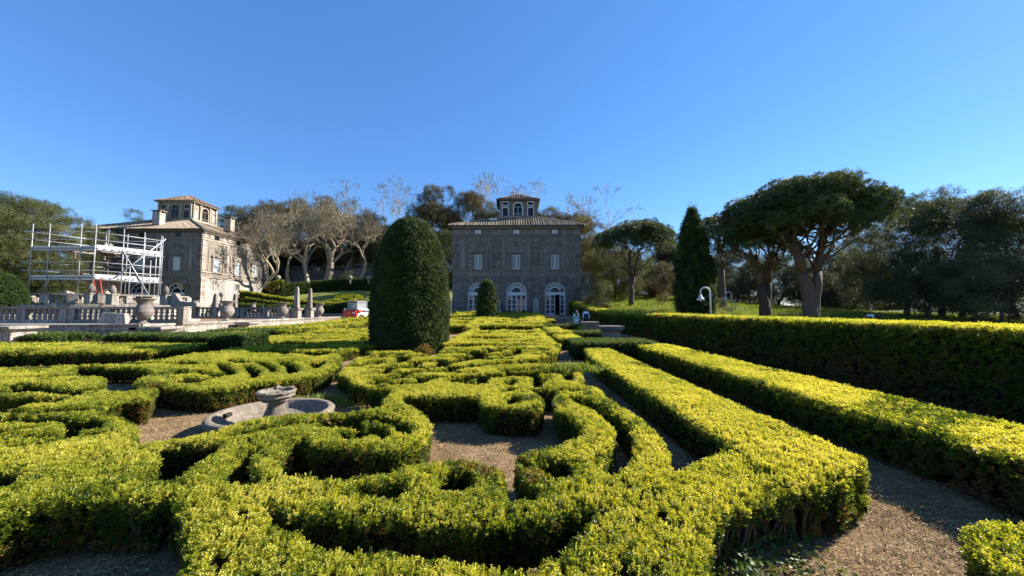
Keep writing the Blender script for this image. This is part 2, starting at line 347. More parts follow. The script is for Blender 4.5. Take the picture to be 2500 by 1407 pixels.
def sheet(name,x0,x1,y0,y1,res,dz,mat,zf=gz):
    nx=max(2,int((x1-x0)/res)+1); ny=max(2,int((y1-y0)/res)+1); X,Y=np.meshgrid(np.linspace(x0,x1,nx),np.linspace(y0,y1,ny)); Z=zf(X,Y)+dz
    V=np.stack([X.ravel(),Y.ravel(),Z.ravel()],1); i=np.arange(nx*ny).reshape(ny,nx)
    F=np.stack([i[:-1,:-1].ravel(),i[:-1,1:].ravel(),i[1:,1:].ravel(),i[1:,:-1].ravel()],1)
    o=link(name,npmesh(name,V,F,mat,True)); o['kind']='structure'; return o
def far_ground():
    xs=np.concatenate([np.linspace(-900,-90,10),np.arange(-80,100,1.0),np.linspace(110,900,10)]); ys=np.concatenate([np.linspace(-60,-8,6),np.arange(-6,130,1.0),np.linspace(140,1500,12)])
    X,Y=np.meshgrid(xs,ys); Z=gz(X,Y); V=np.stack([X.ravel(),Y.ravel(),Z.ravel()],1); nx,ny=len(xs),len(ys); i=np.arange(nx*ny).reshape(ny,nx)
    F=np.stack([i[:-1,:-1].ravel(),i[:-1,1:].ravel(),i[1:,1:].ravel(),i[1:,:-1].ravel()],1); o=link('grass_ground',npmesh('grass_ground',V,F,M['grass'],True)); o['kind']='structure'
far_ground()
sheet('parterre_ground',-46,8.3,-5,54.5,.5,.03,M['soil'])
HOLES=[[(-1.648,2.48),(-1.385,2.391),(-1.107,2.348),(-0.867,2.316),(-0.649,2.276),(-0.451,2.245),(-0.321,2.242),(-0.194,2.264),(-0.065,2.303),(0.069,2.344),(0.194,2.345),(0.255,2.405),(0.447,2.449),(0.502,2.45),(0.449,2.317),(0.349,2.198),(0.274,2.145),(0.249,2.067),(0.211,2.007),(0.148,1.984),(0.108,1.941),(0.019,1.914),(-0.054,1.948),(-0.165,1.938),(-0.256,1.958),(-0.356,2.014),(-0.481,2.019),(-0.677,2.07),(-0.772,2.069),(-0.856,2.079),(-0.975,2.077),(-1.023,2.084),(-1.095,2.097),(-1.165,2.159),(-1.271,2.204),(-1.343,2.239),(-1.48,2.327),(-1.559,2.38)],[(-3.485,2.067),(-3.193,2.344),(-3.109,2.454),(-2.952,2.523),(-2.687,2.505),(-2.467,2.528),(-2.416,2.605),(-2.247,2.459),(-2.089,2.32),(-1.888,2.139),(-1.761,1.989),(-1.639,1.847),(-1.332,1.51),(-2.648,1.495)],[(-3.307,3.519),(-2.848,3.566),(-2.747,3.484),(-2.738,3.32),(-2.669,3.105),(-2.612,2.89),(-2.669,2.828),(-2.845,2.873),(-2.975,3.07),(-3.018,3.21),(-3.17,3.352)],[(-2.383,3.418),(-2.301,3.253),(-2.192,3.079),(-1.992,2.869),(-1.89,2.759),(-1.955,2.784),(-2.038,2.809),(-2.121,2.834),(-2.227,2.894),(-2.295,3.078),(-2.354,3.252)],[(-1.621,5.455),(-1.354,5.458),(-0.951,5.463),(-0.571,5.467),(-0.518,5.073),(-0.321,4.93),(-0.022,4.853),(0.2,4.875),(0.374,5.02),(0.41,5.193),(0.409,5.404),(0.324,5.766),(0.469,5.852),(0.603,5.742),(0.497,5.405),(0.466,5.021),(0.474,4.725),(0.605,4.601),(0.663,4.307),(0.671,4.048),(0.626,3.88),(0.494,3.77),(0.362,3.623),(0.245,3.568),(0.105,3.525),(0.061,3.388),(-0.015,3.322),(-0.035,3.135),(-0.026,2.946),(0.005,2.825),(0.08,2.713),(0.142,2.667),(0.088,2.61),(0.038,2.582),(-0.043,2.603),(-0.043,2.792),(-0.064,2.96),(-0.085,3.033),(-0.161,3.109),(-0.273,3.164),(-0.405,3.239),(-0.637,3.262),(-0.777,3.217),(-0.885,3.158),(-0.966,3.1),(-0.984,3.016),(-1.068,2.985),(-1.198,2.933),(-1.377,2.903),(-1.45,2.923),(-1.661,2.971),(-1.728,2.949),(-1.846,2.999),(-1.892,3.082),(-2.032,3.327),(-2.102,3.532),(-2.154,3.683),(-2.033,3.662),(-1.96,3.493),(-1.806,3.474),(-1.563,3.457),(-1.308,3.373),(-1.166,3.393),(-1.057,3.375),(-0.957,3.473),(-0.871,3.664),(-0.853,3.901),(-0.917,4.229),(-1.026,4.48),(-1.272,4.879),(-1.513,5.15)],[(-0.581,2.818),(-0.556,2.969),(-0.498,3.044),(-0.416,3.044),(-0.348,2.971),(-0.314,2.867),(-0.313,2.776),(-0.368,2.697),(-0.438,2.684),(-0.517,2.719)],[(-1.177,2.736),(-0.995,2.788),(-0.854,2.815),(-0.76,2.68),(-0.745,2.601),(-0.853,2.622),(-0.984,2.649),(-1.127,2.688)],[(0.183,3.228),(0.286,3.263),(0.422,3.231),(0.449,3.085),(0.449,3.002),(0.412,2.923),(0.299,2.922),(0.227,2.999),(0.187,3.082)],[(0.8,5.558),(0.994,5.41),(1.096,5.028),(1.161,4.642),(1.194,4.267),(1.172,3.923),(1.074,3.577),(1.007,3.361),(0.894,3.145),(0.783,3.005),(0.725,2.954),(0.715,3.057),(0.713,3.143),(0.803,3.304),(0.909,3.534),(1.066,3.999),(1.069,4.192),(1.043,4.421),(1.005,4.731),(0.953,4.903),(0.843,5.198)],[(-1.811,3.865),(-1.816,3.967),(-1.641,3.983),(-1.526,3.868),(-1.526,3.748),(-1.634,3.723),(-1.724,3.769)],[(-2.144,4.215),(-1.968,4.293),(-1.692,4.235),(-1.447,4.093),(-1.316,3.871),(-1.34,3.75),(-1.431,3.894),(-1.594,4.037),(-1.875,4.131),(-2.084,4.1)],[(-2.886,3.829),(-2.788,4.093),(-2.649,4.286),(-2.461,4.366),(-2.252,4.5),(-1.974,4.572),(-1.642,4.524),(-1.392,4.378),(-1.175,4.153),(-1.107,3.975),(-1.124,3.873),(-1.324,4.166),(-1.521,4.298),(-1.786,4.374),(-2.078,4.354),(-2.311,4.244),(-2.52,4.138),(-2.66,3.958),(-2.832,3.781)],[(-5.916,6.179),(-5.548,6.055),(-5.025,5.938),(-4.717,6.065),(-4.555,6.467),(-4.274,6.729),(-4.048,7.055),(-3.912,7.459),(-3.935,8.018),(-4.222,8.998),(-4.665,10.076),(-5.168,11.797),(-4.593,10.625),(-4.194,9.587),(-3.903,8.482),(-3.65,7.509),(-3.218,7.106),(-2.905,6.485),(-2.51,6.25),(-2.103,5.971),(-1.988,5.883),(-1.96,5.451),(-1.85,5.059),(-1.778,4.893),(-2.053,4.754),(-2.341,4.676),(-2.742,4.635),(-2.961,4.493),(-3.221,4.423),(-3.448,4.355),(-3.512,4.215),(-3.43,3.989),(-3.268,3.824),(-3.368,3.763),(-3.548,3.714),(-3.633,3.633),(-3.856,3.868),(-4.256,4.252),(-4.576,4.475),(-4.922,4.611),(-5.265,4.757),(-5.495,5.062),(-5.512,5.29),(-5.304,5.316),(-5.285,5.465),(-5.548,5.786)],[(-7.072,8.831),(-6.775,8.702),(-6.102,8.05),(-5.712,7.584),(-5.527,7.257),(-5.746,7.486),(-6.341,8.047),(-6.746,8.45)],[(-6.251,8.58),(-5.908,8.339),(-5.413,7.841),(-5.01,7.262),(-4.884,7.003),(-4.938,6.961),(-5.318,7.491),(-5.783,8.053)],[(-6.421,9.186),(-6.103,9.047),(-5.413,8.344),(-5.06,7.845),(-4.987,7.641),(-5.398,8.17),(-6.006,8.776)],[(-5.97,9.338),(-5.547,9.053),(-4.971,8.47),(-4.641,7.956),(-4.488,7.5),(-4.665,7.695),(-5.129,8.347),(-5.566,8.848)],[(-5.119,9.129),(-5.098,9.423),(-4.919,9.579),(-4.566,8.859),(-4.425,8.238),(-4.618,8.474)],[(-6.749,7.879),(-6.386,7.727),(-6.003,7.436),(-5.634,7.08),(-5.61,6.954),(-5.976,7.343),(-6.181,7.482),(-6.486,7.575)],[(-7.103,7.668),(-7.287,8.036),(-6.87,7.878),(-6.699,7.476),(-6.82,7.427)],[(-6.298,6.865),(-6.334,7.072),(-5.917,7.034),(-5.676,6.831),(-5.665,6.6),(-5.974,6.634)],[(-8.435,9.092),(-8.36,9.312),(-7.804,9.099),(-7.567,8.825),(-7.977,8.888)],[(-7.357,9.552),(-6.717,9.256),(-6.342,9.044),(-6.46,8.905),(-7.067,9.179)],[(-9.8,8.296),(-9.287,8.302),(-8.664,8.309),(-7.929,7.92),(-7.362,7.517),(-7.285,7.283),(-7.118,6.979),(-6.887,6.662),(-6.587,6.409),(-6.283,6.143),(-6.13,5.956),(-6.583,6.013),(-7.283,6.658),(-7.787,7.099),(-8.026,7.184),(-8.366,7.093)],[(-8.679,6.386),(-8.338,6.425),(-7.755,6.225),(-7.157,5.945),(-6.524,5.719),(-6.492,5.636),(-6.91,5.743),(-7.366,5.824),(-7.879,6.03),(-8.152,6.027)],[(-9.289,5.922),(-7.843,5.649),(-7.503,5.571),(-7.098,5.523),(-6.548,5.401),(-6.445,5.186),(-6.699,5.138),(-6.596,4.943),(-6.732,4.859),(-7.168,4.586)],[(-7.112,4.551),(-6.286,4.543),(-6.059,4.581),(-5.431,4.517),(-5.061,4.452),(-4.834,4.356),(-4.588,4.159),(-4.654,4.1),(-4.746,4.071),(-4.74,4.002),(-4.732,3.948),(-4.94,4.126),(-5.239,4.352),(-5.437,4.317),(-5.787,4.346),(-5.875,4.25),(-6.48,4.153)],[(-6.151,3.946),(-5.629,4.075),(-5.403,4.092),(-5.255,4.108),(-5.288,4.023),(-5.43,3.981),(-5.422,3.928),(-5.708,3.667)],[(-4.811,3.555),(-4.678,3.656),(-4.557,3.823),(-4.496,3.58),(-4.697,3.473)],[(-4.295,2.777),(-4.009,2.924),(-4.002,2.96),(-3.81,2.863),(-3.685,2.721),(-3.758,2.745),(-3.842,2.492)],[(-1.307,7.214),(-0.948,7.492),(-0.613,7.591),(-0.217,7.644),(-0.237,7.226),(-0.572,7.093),(-0.559,6.657),(-0.617,6.44),(-0.695,7.008),(-0.886,7.006),(-1.119,6.842)],[(-0.205,7.795),(0.39,7.801),(0.361,7.233),(-0.144,7.316)],[(0.591,8.236),(0.842,8.239),(1.06,7.809),(1.097,7.375),(1.01,6.945),(0.942,6.944),(0.952,7.56),(0.787,7.705),(0.577,7.703)],[(0.415,7.802),(0.455,7.234),(0.673,7.462),(0.456,6.781),(0.408,6.282),(0.293,6.151),(0.309,6.78),(0.345,7.232)],[(-0.193,6.774),(-0.054,6.974),(0.021,6.663),(-0.105,6.377),(-0.185,6.515)],[(-0.123,5.374),(-0.062,5.6),(0.041,5.499),(0.045,5.258),(-0.056,5.122),(-0.118,5.165)],[(-0.224,5.874),(-0.12,6.115),(0.012,6.085),(-0.134,5.846)],[(-0.097,12.479),(0.138,12.752),(0.116,10.677),(-0.083,10.675)],[(-1.588,11.163),(-1.414,11.958),(-0.94,11.61),(-0.734,11.173),(-1.036,10.762),(-1.436,10.757)],[(-1.119,12.468),(-0.575,12.216),(-0.403,11.503),(-0.763,11.612)],[(-0.155,9.402),(0.185,9.481),(0.177,9.047),(-0.147,8.907)],[(-4.839,11.023),(-4.439,11.239),(-4.065,10.442),(-4.311,10.08)]]
GROOVES=[(0.1,[(-2.481,8.671),(-2.28,9.144),(-2.018,9.628)]),(0.12,[(-2.966,9.445),(-2.98,10.079),(-2.765,10.432)]),(0.09,[(-1.713,7.841),(-1.306,8.308),(-0.588,8.969),(-0.212,9.329)]),(0.09,[(-1.949,8.334),(-1.58,9.152),(-0.953,9.912),(-0.227,9.967)]),(0.08,[(-1.813,9.051),(-1.408,9.907),(-0.691,10.534),(-0.238,10.46)]),(0.07,[(-2.363,7.193),(-2.16,7.722),(-1.832,7.943)]),(0.07,[(-2.868,7.714),(-2.639,8.495),(-2.255,8.331)]),(0.1,[(-3.717,8.569),(-3.585,9.032),(-3.458,9.439)]),(0.12,[(-3.849,10.499),(-3.732,10.91),(-3.353,10.774)]),(0.07,[(-1.772,6.635),(-1.732,6.963),(-1.572,7.202)]),(0.12,[(-2.46,6.627),(-2.418,6.733)]),(0.12,[(-2.076,6.632),(-1.944,6.531)]),(0.07,[(-1.118,6.857),(-0.874,6.75),(-0.647,6.545)]),(0.1,[(-0.216,10.949),(0.614,10.818),(0.956,10.962)]),(0.1,[(0.219,9.48),(0.514,9.591)]),(0.1,[(-0.183,8.037),(0.473,8.361),(0.67,8.281)]),(0.09,[(0.333,5.92),(0.703,6.007),(1.075,6.053)]),(0.01,[(-10.088,19.078),(-10.088,19.078)])]
SOLID={'front':[(-6.013,3.302),(-5.144,3.457),(-3.633,3.633),(-3.206,3.875),(-2.943,4.821),(-1.882,5.146),(-2.182,6.061),(-1.813,6.392),(0.263,6.088),(1.307,5.949),(1.374,5.073),(1.477,4.442),(1.475,4.017),(1.44,3.624),(1.33,3.293),(1.209,3.055),(1.243,2.989),(1.327,3.094),(1.516,3.226),(1.863,3.485),(2.875,3.4),(2.74,3.189),(2.499,2.865),(2.386,2.787),(2.175,2.736),(1.874,2.663),(1.683,2.579),(1.425,2.475),(1.177,2.292),(1.06,2.117),(0.926,1.841),(0.741,1.432),(-2.464,1.397)],'leftbed':[(-12.219,7.766),(-10.014,8.476),(-9.099,9.379),(-9.435,10.972),(-8.766,11.877),(-7.742,10.991),(-7.536,10.993),(-7.21,10.996),(-6.644,10.603),(-6.649,10.799),(-6.198,10.804),(-5.624,10.242),(-5.25,11.018),(-4.586,9.907),(-4.096,8.732),(-3.702,6.045),(-4.52,4.804),(-3.856,3.868),(-3.578,3.579),(-5.144,3.312)],'central':[(-4.706,10.721),(-4.526,11.457),(-3.206,11.472),(-2.29,10.461),(-2.44,12.723),(-0.577,13.171),(1.497,13.194),(1.415,12.237),(0.955,10.686),(0.618,10.134),(0.532,9.051),(1.032,8.788),(1.218,8.243),(1.357,7.761),(1.281,7.113),(1.124,6.565),(1.363,6.292),(1.405,6.009),(1.262,5.749),(0.201,4.668),(-1.313,4.651),(-2.64,5.762),(-3.683,7.509),(-4.019,8.733)],'island':[(-0.907,6.402),(0.556,6.418),(0.412,5.149),(0.374,5.02),(0.2,4.875),(-0.022,4.853),(-0.321,4.93),(-0.529,5.073)],'blob':[(2.462,2.193),(2.697,2.255),(2.791,2.151),(2.979,2.055),(2.135,1.445),(1.675,1.44),(2.118,1.864)]}
# ---------------- buildings
CUBE=MB().box((0,0,0),(1,1,1)).mesh('stone_block',M['dstone'])
def cube_of(mat):
    if mat.name not in _cubes: _cubes[mat.name]=MB().box((0,0,0),(1,1,1)).mesh('block',mat)
    return _cubes[mat.name]
_cubes={}
def face_kit(root,ox,oy,ang):
    """local frame on a wall: u along, v up, w outwards"""
    cu,su=math.cos(ang),math.sin(ang)
    def m(u,v,w): return (ox+u*cu+w*su, oy+u*su-w*cu, v)
    def blk(name,u,v,w,du,dv,dw,mat,parent=None):
        x,y,z=m(u,v,w); return link(name,cube_of(mat),parent or root,loc=(x,y,z),rot=(0,0,ang),sc=(du,dw,dv))
    return m,blk
def arch_poly(cx,z0,zs,r,n=14):
    return [(cx-r,z0)]+[(cx-r*math.cos(math.pi*k/n),zs+r*math.sin(math.pi*k/n)) for k in range(n+1)]+[(cx+r,z0)]
def arc_band(cx,z0,r0,r1,a0,a1,n=10):
    P1=[(cx+r1*math.cos(a0+(a1-a0)*k/n),z0+r1*math.sin(a0+(a1-a0)*k/n)) for k in range(n+1)]
    P0=[(cx+r0*math.cos(a0+(a1-a0)*k/n),z0+r0*math.sin(a0+(a1-a0)*k/n)) for k in range(n,-1,-1)]
    return P1+P0
def palazzina(name,label,X0,X1,Y0,Y1,zb,front,side,tur,mats,open_door=None,red_fan=False):
    """house with walls X0..X1, Y0..Y1; front faces -Y, side faces +X"""
    A,Bm=mats  # wall stone front, wall stone side
    cx,cy=(X0+X1)/2,(Y0+Y1)/2; W=X1-X0; Dp=Y1-Y0; ze=zb+12.2
    root=empty(name,(0,0,0),label,'building')
    # carcase as separate wall slabs (front one with arch openings)
    t=.5
    m,blk=face_kit(root,cx,Y0,0)
    dr=1.43; dzs=zb+3.1; bays=front
    # front wall: pieces round the door arches
    mb=MB(); up=dzs+dr+.02
    mb.ext([(-W/2,up),(W/2,up),(W/2,ze),(-W/2,ze)][::-1],-t,m)
    ed=[-W/2]+[q for b in bays for q in (b-dr,b+dr)]+[W/2]
    for k in range(0,len(ed),2): mb.ext([(ed[k],zb-1),(ed[k],up),(ed[k+1],up),(ed[k+1],zb-1)],-t,m)
    for b in bays:
        n=12
        for sg in (-1,1):
            pts=[(b+sg*dr*math.cos(math.pi/2*k/n),dzs+dr*math.sin(math.pi/2*k/n)) for k in range(n+1)]+[(b+sg*dr,up)]
            if sg<0: pts=pts[::-1]
            mb.ext(pts,-t,m)
    mb.build('wall',M['mortar'] if A is M['dstone'] else A,root,fix=True)
    # other walls
    mb=MB(); mb.box((X1-t/2,(Y0+Y1)/2+t/2,(ze+zb-1)/2),(t,Dp-t,ze-zb+1)); mb.build('side_wall',Bm,root)
    MB().box((X0+t/2,(Y0+Y1)/2+t/2,(ze+zb-1)/2),(t,Dp-t,ze-zb+1)).build('side_wall',Bm,root)
    MB().box((cx,Y1-t/2,(ze+zb-1)/2),(W-2*t-.01,t-.01,ze-zb+1)).build('back_wall',A,root)
    MB().box((cx,Y0+1.6,zb+3),(W-2*t-.1,.1,7)).build('inner_partition',M['door_in'],root)
    litS=Bm is not A
    def wall_detail(m,blk,halfW,bays,doors,S,T,lit):
        # ground floor stone courses
        rr=random.Random(len(bays)*7+int(halfW*10)+doors)
        zt=zb+5.35
        if doors:
            ch=.385; z=zb
            k=0
            while z<zt-.1:
                h=min(ch,zt-z); segs=[]; u=-halfW
                # free spans at this course
                blocks=[]
                for b in bays:
                    zc=z+h/2; dz=zc-dzs
                    if dz<0: r=dr+.42
                    else:
                        r=math.sqrt(max(0,(dr+.95)**2-dz*dz)) if dz<dr+.95 else 0
                    if r>0: blocks.append((b-r,b+r))
                cur=-halfW
                spans=[]
                for a,c in blocks:
                    if a>cur: spans.append((cur,a))
                    cur=max(cur,c)
                if cur<halfW: spans.append((cur,halfW))
                for a,c in spans:
                    u=a
                    first=rr.uniform(.5,1.6)
                    while u<c-.05:
                        L=first if u==a else rr.uniform(1.2,2.3)
                        if c-(u+L)<.45: L=c-u
                        blk('stone_block',u+L/2,z+h/2,.028+rr.uniform(0,.014),L-.05,h-.05,.05,S)
                        u+=L
                z+=ch; k+=1
            for b in bays:   # voussoirs
                n=13
                for q in range(n):
                    a0=math.pi*q/n+.012; a1=math.pi*(q+1)/n-.012
                    o=MB().ext(arc_band(b,dzs,dr+.02,dr+.88,a0,a1,2),.09,m); o.build('voussoir',S,root,fix=True)
                for sg in (-1,1):
                    for q in range(8):
                        blk('jamb_block',b+sg*(dr+.2),zb+.19+q*.385,.05,.38,.35,.1,S)
        # string course, sill ledge, architrave, cornice
        blk('string_course',0,zb+5.43,.06,2*halfW+.1,.16,.14,T); blk('sill_ledge',0,zb+6.2,.05,2*halfW+.06,.14,.12,T)
        blk('architrave',0,zb+11.07,.05,2*halfW+.08,.14,.12,T); blk('frieze_band',0,zb+10.75,.035,2*halfW+.04,.1,.08,T)
        # quoins
        for sg in (-1,1):
            for q in range(15):
                h=.40; wq=.78 if q%2 else .62
                blk('quoin',sg*(halfW-wq/2+.03),zb+6.3+.19+q*.305,.07,wq,.27,.14,S if not lit else T)
            if lit or not doors:
                for q in range(14): blk('quoin',sg*(halfW-.4+.03),zb+.19+q*.385,.07,.8,.34,.14,T)
        # upper floor pilasters and ashlar panels
        gaps=[]
        bb=[-halfW]+list(bays)+[halfW]
        for i in range(len(bays)+1):
            a=bb[i]+(1.1 if i==0 else 1.62); c=bb[i+1]-(1.1 if i==len(bays) else 1.62)
            gaps.append((a,c))
        for gi_,(a,c) in enumerate(gaps):
            if c-a<.3: continue
            if c-a>1.6:   # pilaster, ashlar panel, pilaster
                pw=.34
                for u in (a+pw/2,c-pw/2): blk('pilaster',u,zb+8.5,.05,pw,4.4,.1,T); blk('capital',u,zb+10.6,.07,pw+.12,.18,.14,T)
                a2,c2=a+pw+.12,c-pw-.12; z=zb+6.45; k=0
                while z<zb+10.3:
                    n=max(1,int((c2-a2)/.75)); off=0
                    Ls=(c2-a2)/n
                    for q in range(n):
                        blk('stone_block',a2+Ls*(q+.5),z+.18,.03+rr.uniform(0,.012),Ls-.05,.335,.055,S)
                    z+=.385; k+=1
            else:
                blk('pilaster',(a+c)/2,zb+8.5,.05,min(.5,c-a),4.4,.1,T); blk('capital',(a+c)/2,zb+10.6,.07,min(.5,c-a)+.12,.18,.14,T)
        for bi,b in enumerate(bays):
            MB().ext(arc_band(b,zb+9.35,1.36,1.5,0,math.pi,14),.07,m).build('blind_arch',T,root,fix=True)
            for sg in (-1,1): blk('arch_post',b+sg*1.43,zb+7.85,.035,.14,3.0,.07,T)
            # ashlar inside blind arch above window
            for r_ in range(3):
                hw=1.1-.25*r_
                for q in range(3-(r_==2)):
                    n=3-(r_==2); blk('stone_block',b-hw+hw*2/n*(q+.5),zb+9.62+r_*.32,.02,hw*2/n-.035,.29,.04,S)
            # window
            wz0,wz1=zb+6.32,zb+8.34; wz=(wz0+wz1)/2
            fr=MB()
            for sg in (-1,1): fr.ext([(b+sg*.66-.12,wz0-.02),(b+sg*.66-.12,wz1+.2),(b+sg*.66+.12,wz1+.2),(b+sg*.66+.12,wz0-.02)],.13,m)
            fr.ext([(b-.54,wz1+.03),(b-.54,wz1+.2),(b+.54,wz1+.2),(b+.54,wz1+.03)],.13,m)
            win=fr.build('window',T,root,fix=True)
            ped=MB(); z0=wz1+.35
            if bi%2==0 or doors: poly=[(b-.95,z0),(b-.95,z0+.12),(b,z0+.52),(b+.95,z0+.12),(b+.95,z0)]
            else: poly=[(b-.95,z0)]+[(b-.95*math.cos(math.pi*k/10),z0+.1+.42*math.sin(math.pi*k/10)) for k in range(11)]+[(b+.95,z0)]
            ped.ext(poly,.2,m).build('pediment',T,win,fix=True)
            MB().ext([(b-.98,z0-.1),(b-.98,z0-.002),(b+.98,z0-.002),(b+.98,z0-.1)],.26,m).build('pediment_ledge',T,win,fix=True)
            gap_s=MB()
            for sg in (-1,1):
                c=b+sg*.265; sh=MB()
                sh.ext([(c-.25,wz0),(c-.25,wz1),(c-.19,wz1),(c-.19,wz0)],.07,m).ext([(c+.19,wz0),(c+.19,wz1),(c+.25,wz1),(c+.25,wz0)],.07,m)
                sh.ext([(c-.19,wz0),(c-.19,wz0+.08),(c+.19,wz0+.08),(c+.19,wz0)],.07,m).ext([(c-.19,wz1-.08),(c-.19,wz1),(c+.19,wz1),(c+.19,wz1-.08)],.07,m)
                lv=MB(); nsl=16
                for q in range(nsl):
                    zz=wz0+.1+q*(wz1-wz0-.2)/nsl; lv.add([m(c-.19,zz,.02),m(c+.19,zz,.02),m(c+.19,zz+.1,.052),m(c-.19,zz+.1,.052)],[(3,2,1,0)])
                sh.build('shutter',M['shutter'],win); lv.build('louvre_panel',M['louvre'] if not litS else M['shutter'],win)
            blk('window_backing',b,wz,.008,1.06,wz1-wz0,.012,M['door_in'],win)
            blk('window_sill',b,wz0-.07,.1,1.5,.1,.2,T,win)
            # attic light
            aw=MB().ext([(b-.47,zb+11.32),(b-.47,zb+11.95),(b+.47,zb+11.95),(b+.47,zb+11.32)],.02,m).build('attic_window',M['glass'] if not (doors and not red_fan) else M['door_in'],root,fix=True)
            if doors and not red_fan:
                for sg in (-1,1): blk('window_leaf',b+sg*.215,zb+11.635,.045,.36,.52,.03,M['wframe'],aw)
        # frieze blocks and dentils
        n=int(2*halfW/1.1)
        for q in range(n):
            u=-halfW+2*halfW*(q+.5)/n
            if min(abs(u-b) for b in bays)>.75: blk('frieze_panel',u,zb+11.63,.02,.55,.62,.04,T)
        mb=MB(); nd=int(2*halfW/.24)
        for q in range(nd):
            u=-halfW+2*halfW*(q+.5)/nd; mb.ext([(u-.06,zb+12.0),(u-.06,zb+12.14),(u+.06,zb+12.14),(u+.06,zb+12.0)],.26,m)
        d=mb.build('dentils',T,root,fix=True); d['kind']='stuff'
        blk('cornice_lower',0,zb+12.21,.14,2*halfW+.3,.12,.32,T); blk('cornice_upper',0,zb+12.34,.24,2*halfW+.5,.14,.5,T)
    wall_detail(m,blk,W/2,bays,True,A,M['dstone2'],False)
    ms,bs=face_kit(root,X1,cy,math.pi/2)
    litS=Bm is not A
    wall_detail(ms,bs,Dp/2,side,False,Bm,M['wtrim'] if litS else M['dstone2'],litS)  # sunlit wall takes lighter, warmer copies of the stone and trim
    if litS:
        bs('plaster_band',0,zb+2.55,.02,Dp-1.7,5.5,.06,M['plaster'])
        for u,dark in ((side[0]+.2,False),(side[1]+.1,True)):
            fr=MB(); z0=zb+3.75
            fr.ext([(u-.6,z0),(u-.6,z0+1.15),(u-.45,z0+1.15),(u-.45,z0)],.12,ms).ext([(u+.45,z0),(u+.45,z0+1.15),(u+.6,z0+1.15),(u+.6,z0)],.12,ms).ext([(u-.45,z0),(u-.45,z0+.14),(u+.45,z0+.14),(u+.45,z0)],.12,ms).ext([(u-.45,z0+1.01),(u-.45,z0+1.15),(u+.45,z0+1.15),(u+.45,z0+1.01)],.12,ms)
            f=fr.build('framed_panel',M['wtrim'],root,fix=True)
            if dark:
                bs('grille_opening',u,z0+.57,.06,.9,.87,.03,M['door_in'],f)
                for q in range(4): bs('grille_bar',u-.36+q*.24,z0+.57,.09,.04,.87,.03,M['steel'],f)
    # french doors
    for bi,b in enumerate(bays):
        d=MB(); w0=-.28
        def bar(a,z0,c,z1,th=.08,off=w0): return [(a,z0),(a,z1),(c,z1),(c,z0)]
        mm=lambda u,v,w_:m(u,v,w_+w0)
        d.ext(bar(b-dr,zb,b-dr+.11,dzs),.1,mm).ext(bar(b+dr-.11,zb,b+dr,dzs),.1,mm)
        d.ext(bar(b-dr+.11,dzs-.36,b+dr-.11,dzs),.12,mm)
        d.ext(arc_band(b,dzs,dr-.16,dr-.01,0,math.pi,16),.1,mm).ext(arc_band(b,dzs,.66,.78,0,math.pi,12),.1,mm)
        for q in range(1,6):
            a=math.pi*q/6; ca,sa=math.cos(a),math.sin(a); hw=.03
            d.ext([(b+.77*ca-hw*sa,dzs+.77*sa+hw*ca),(b+(dr-.15)*ca-hw*sa,dzs+(dr-.15)*sa+hw*ca),(b+(dr-.15)*ca+hw*sa,dzs+(dr-.15)*sa-hw*ca),(b+.77*ca+hw*sa,dzs+.77*sa-hw*ca)],.08,mm)
        door=d.build('door',M['wframe'],root,fix=True)
        mg=lambda u,v,w_:m(u,v,w_+w0+.03)
        fanmat=M['tiled'] if red_fan else M['dstone2']
        if red_fan:
            for q in range(6):
                MB().ext(arc_band(b,dzs,.79,dr-.17,math.pi*q/6+.05,math.pi*(q+1)/6-.05,3),.02,mg).build('pane',M['orangeglass'] if q in(1,2) and bi==2 else M['glass'],door,fix=True)
        else:
            for q in range(6):
                MB().ext(arc_band(b,dzs,.79,dr-.17,math.pi*q/6+.03,math.pi*(q+1)/6-.03,3),.03,mg).build('fan_panel',M['glass'] if (bi==2 and q==0) else M['fan'],door,fix=True)
        MB().ext([(b+.64*math.cos(math.pi*k/12),dzs+.64*math.sin(math.pi*k/12)) for k in range(13)][::-1],.02,mg).build('pane',M['glass'],door,fix=True)
        zt=dzs-.36; lw=(2*dr-.22)/4
        for q in range(4):
            a=b-dr+.11+q*lw
            if open_door is not None and bi==open_door and q==2: continue
            lf=MB(); lf.ext(bar(a+.01,zb,a+.09,zt),.07,mm).ext(bar(a+lw-.09,zb,a+lw-.01,zt),.07,mm)
            for r_ in range(5):
                zz=zb+r_*(zt-zb)/4.0; zz=min(zz,zt-.09); lf.ext(bar(a+.09,zz,a+lw-.09,zz+(.16 if r_==0 else .07)),.06,mm)
            leaf=lf.build('door_leaf',M['wframe'],door,fix=True)
            for r_ in range(4):
                z0=zb+r_*(zt-zb)/4+(.16 if r_==0 else .08); z1=zb+(r_+1)*(zt-zb)/4-.01
                gm=M['orangeglass'] if (q>=2 and r_ in (1,2) and bi==1 and not red_fan) or (q==0 and r_==3 and not red_fan) else M['glass']
                MB().ext(bar(a+.09,z0,a+lw-.09,z1),.015,mg).build('pane',gm,door,fix=True)
    # roof (hipped) with rows of tiles
    ov=.55; ax0,ax1,ay0,ay1=X0-ov,X1+ov,Y0-ov,Y1+ov; zr=ze+.24
    tx,ty,tw,td,tzb,tzt,tnudge=tur
    px0,px1,py0,py1=tx-tw/2,tx+tw/2,ty-td/2,ty+td/2; zp=tzb
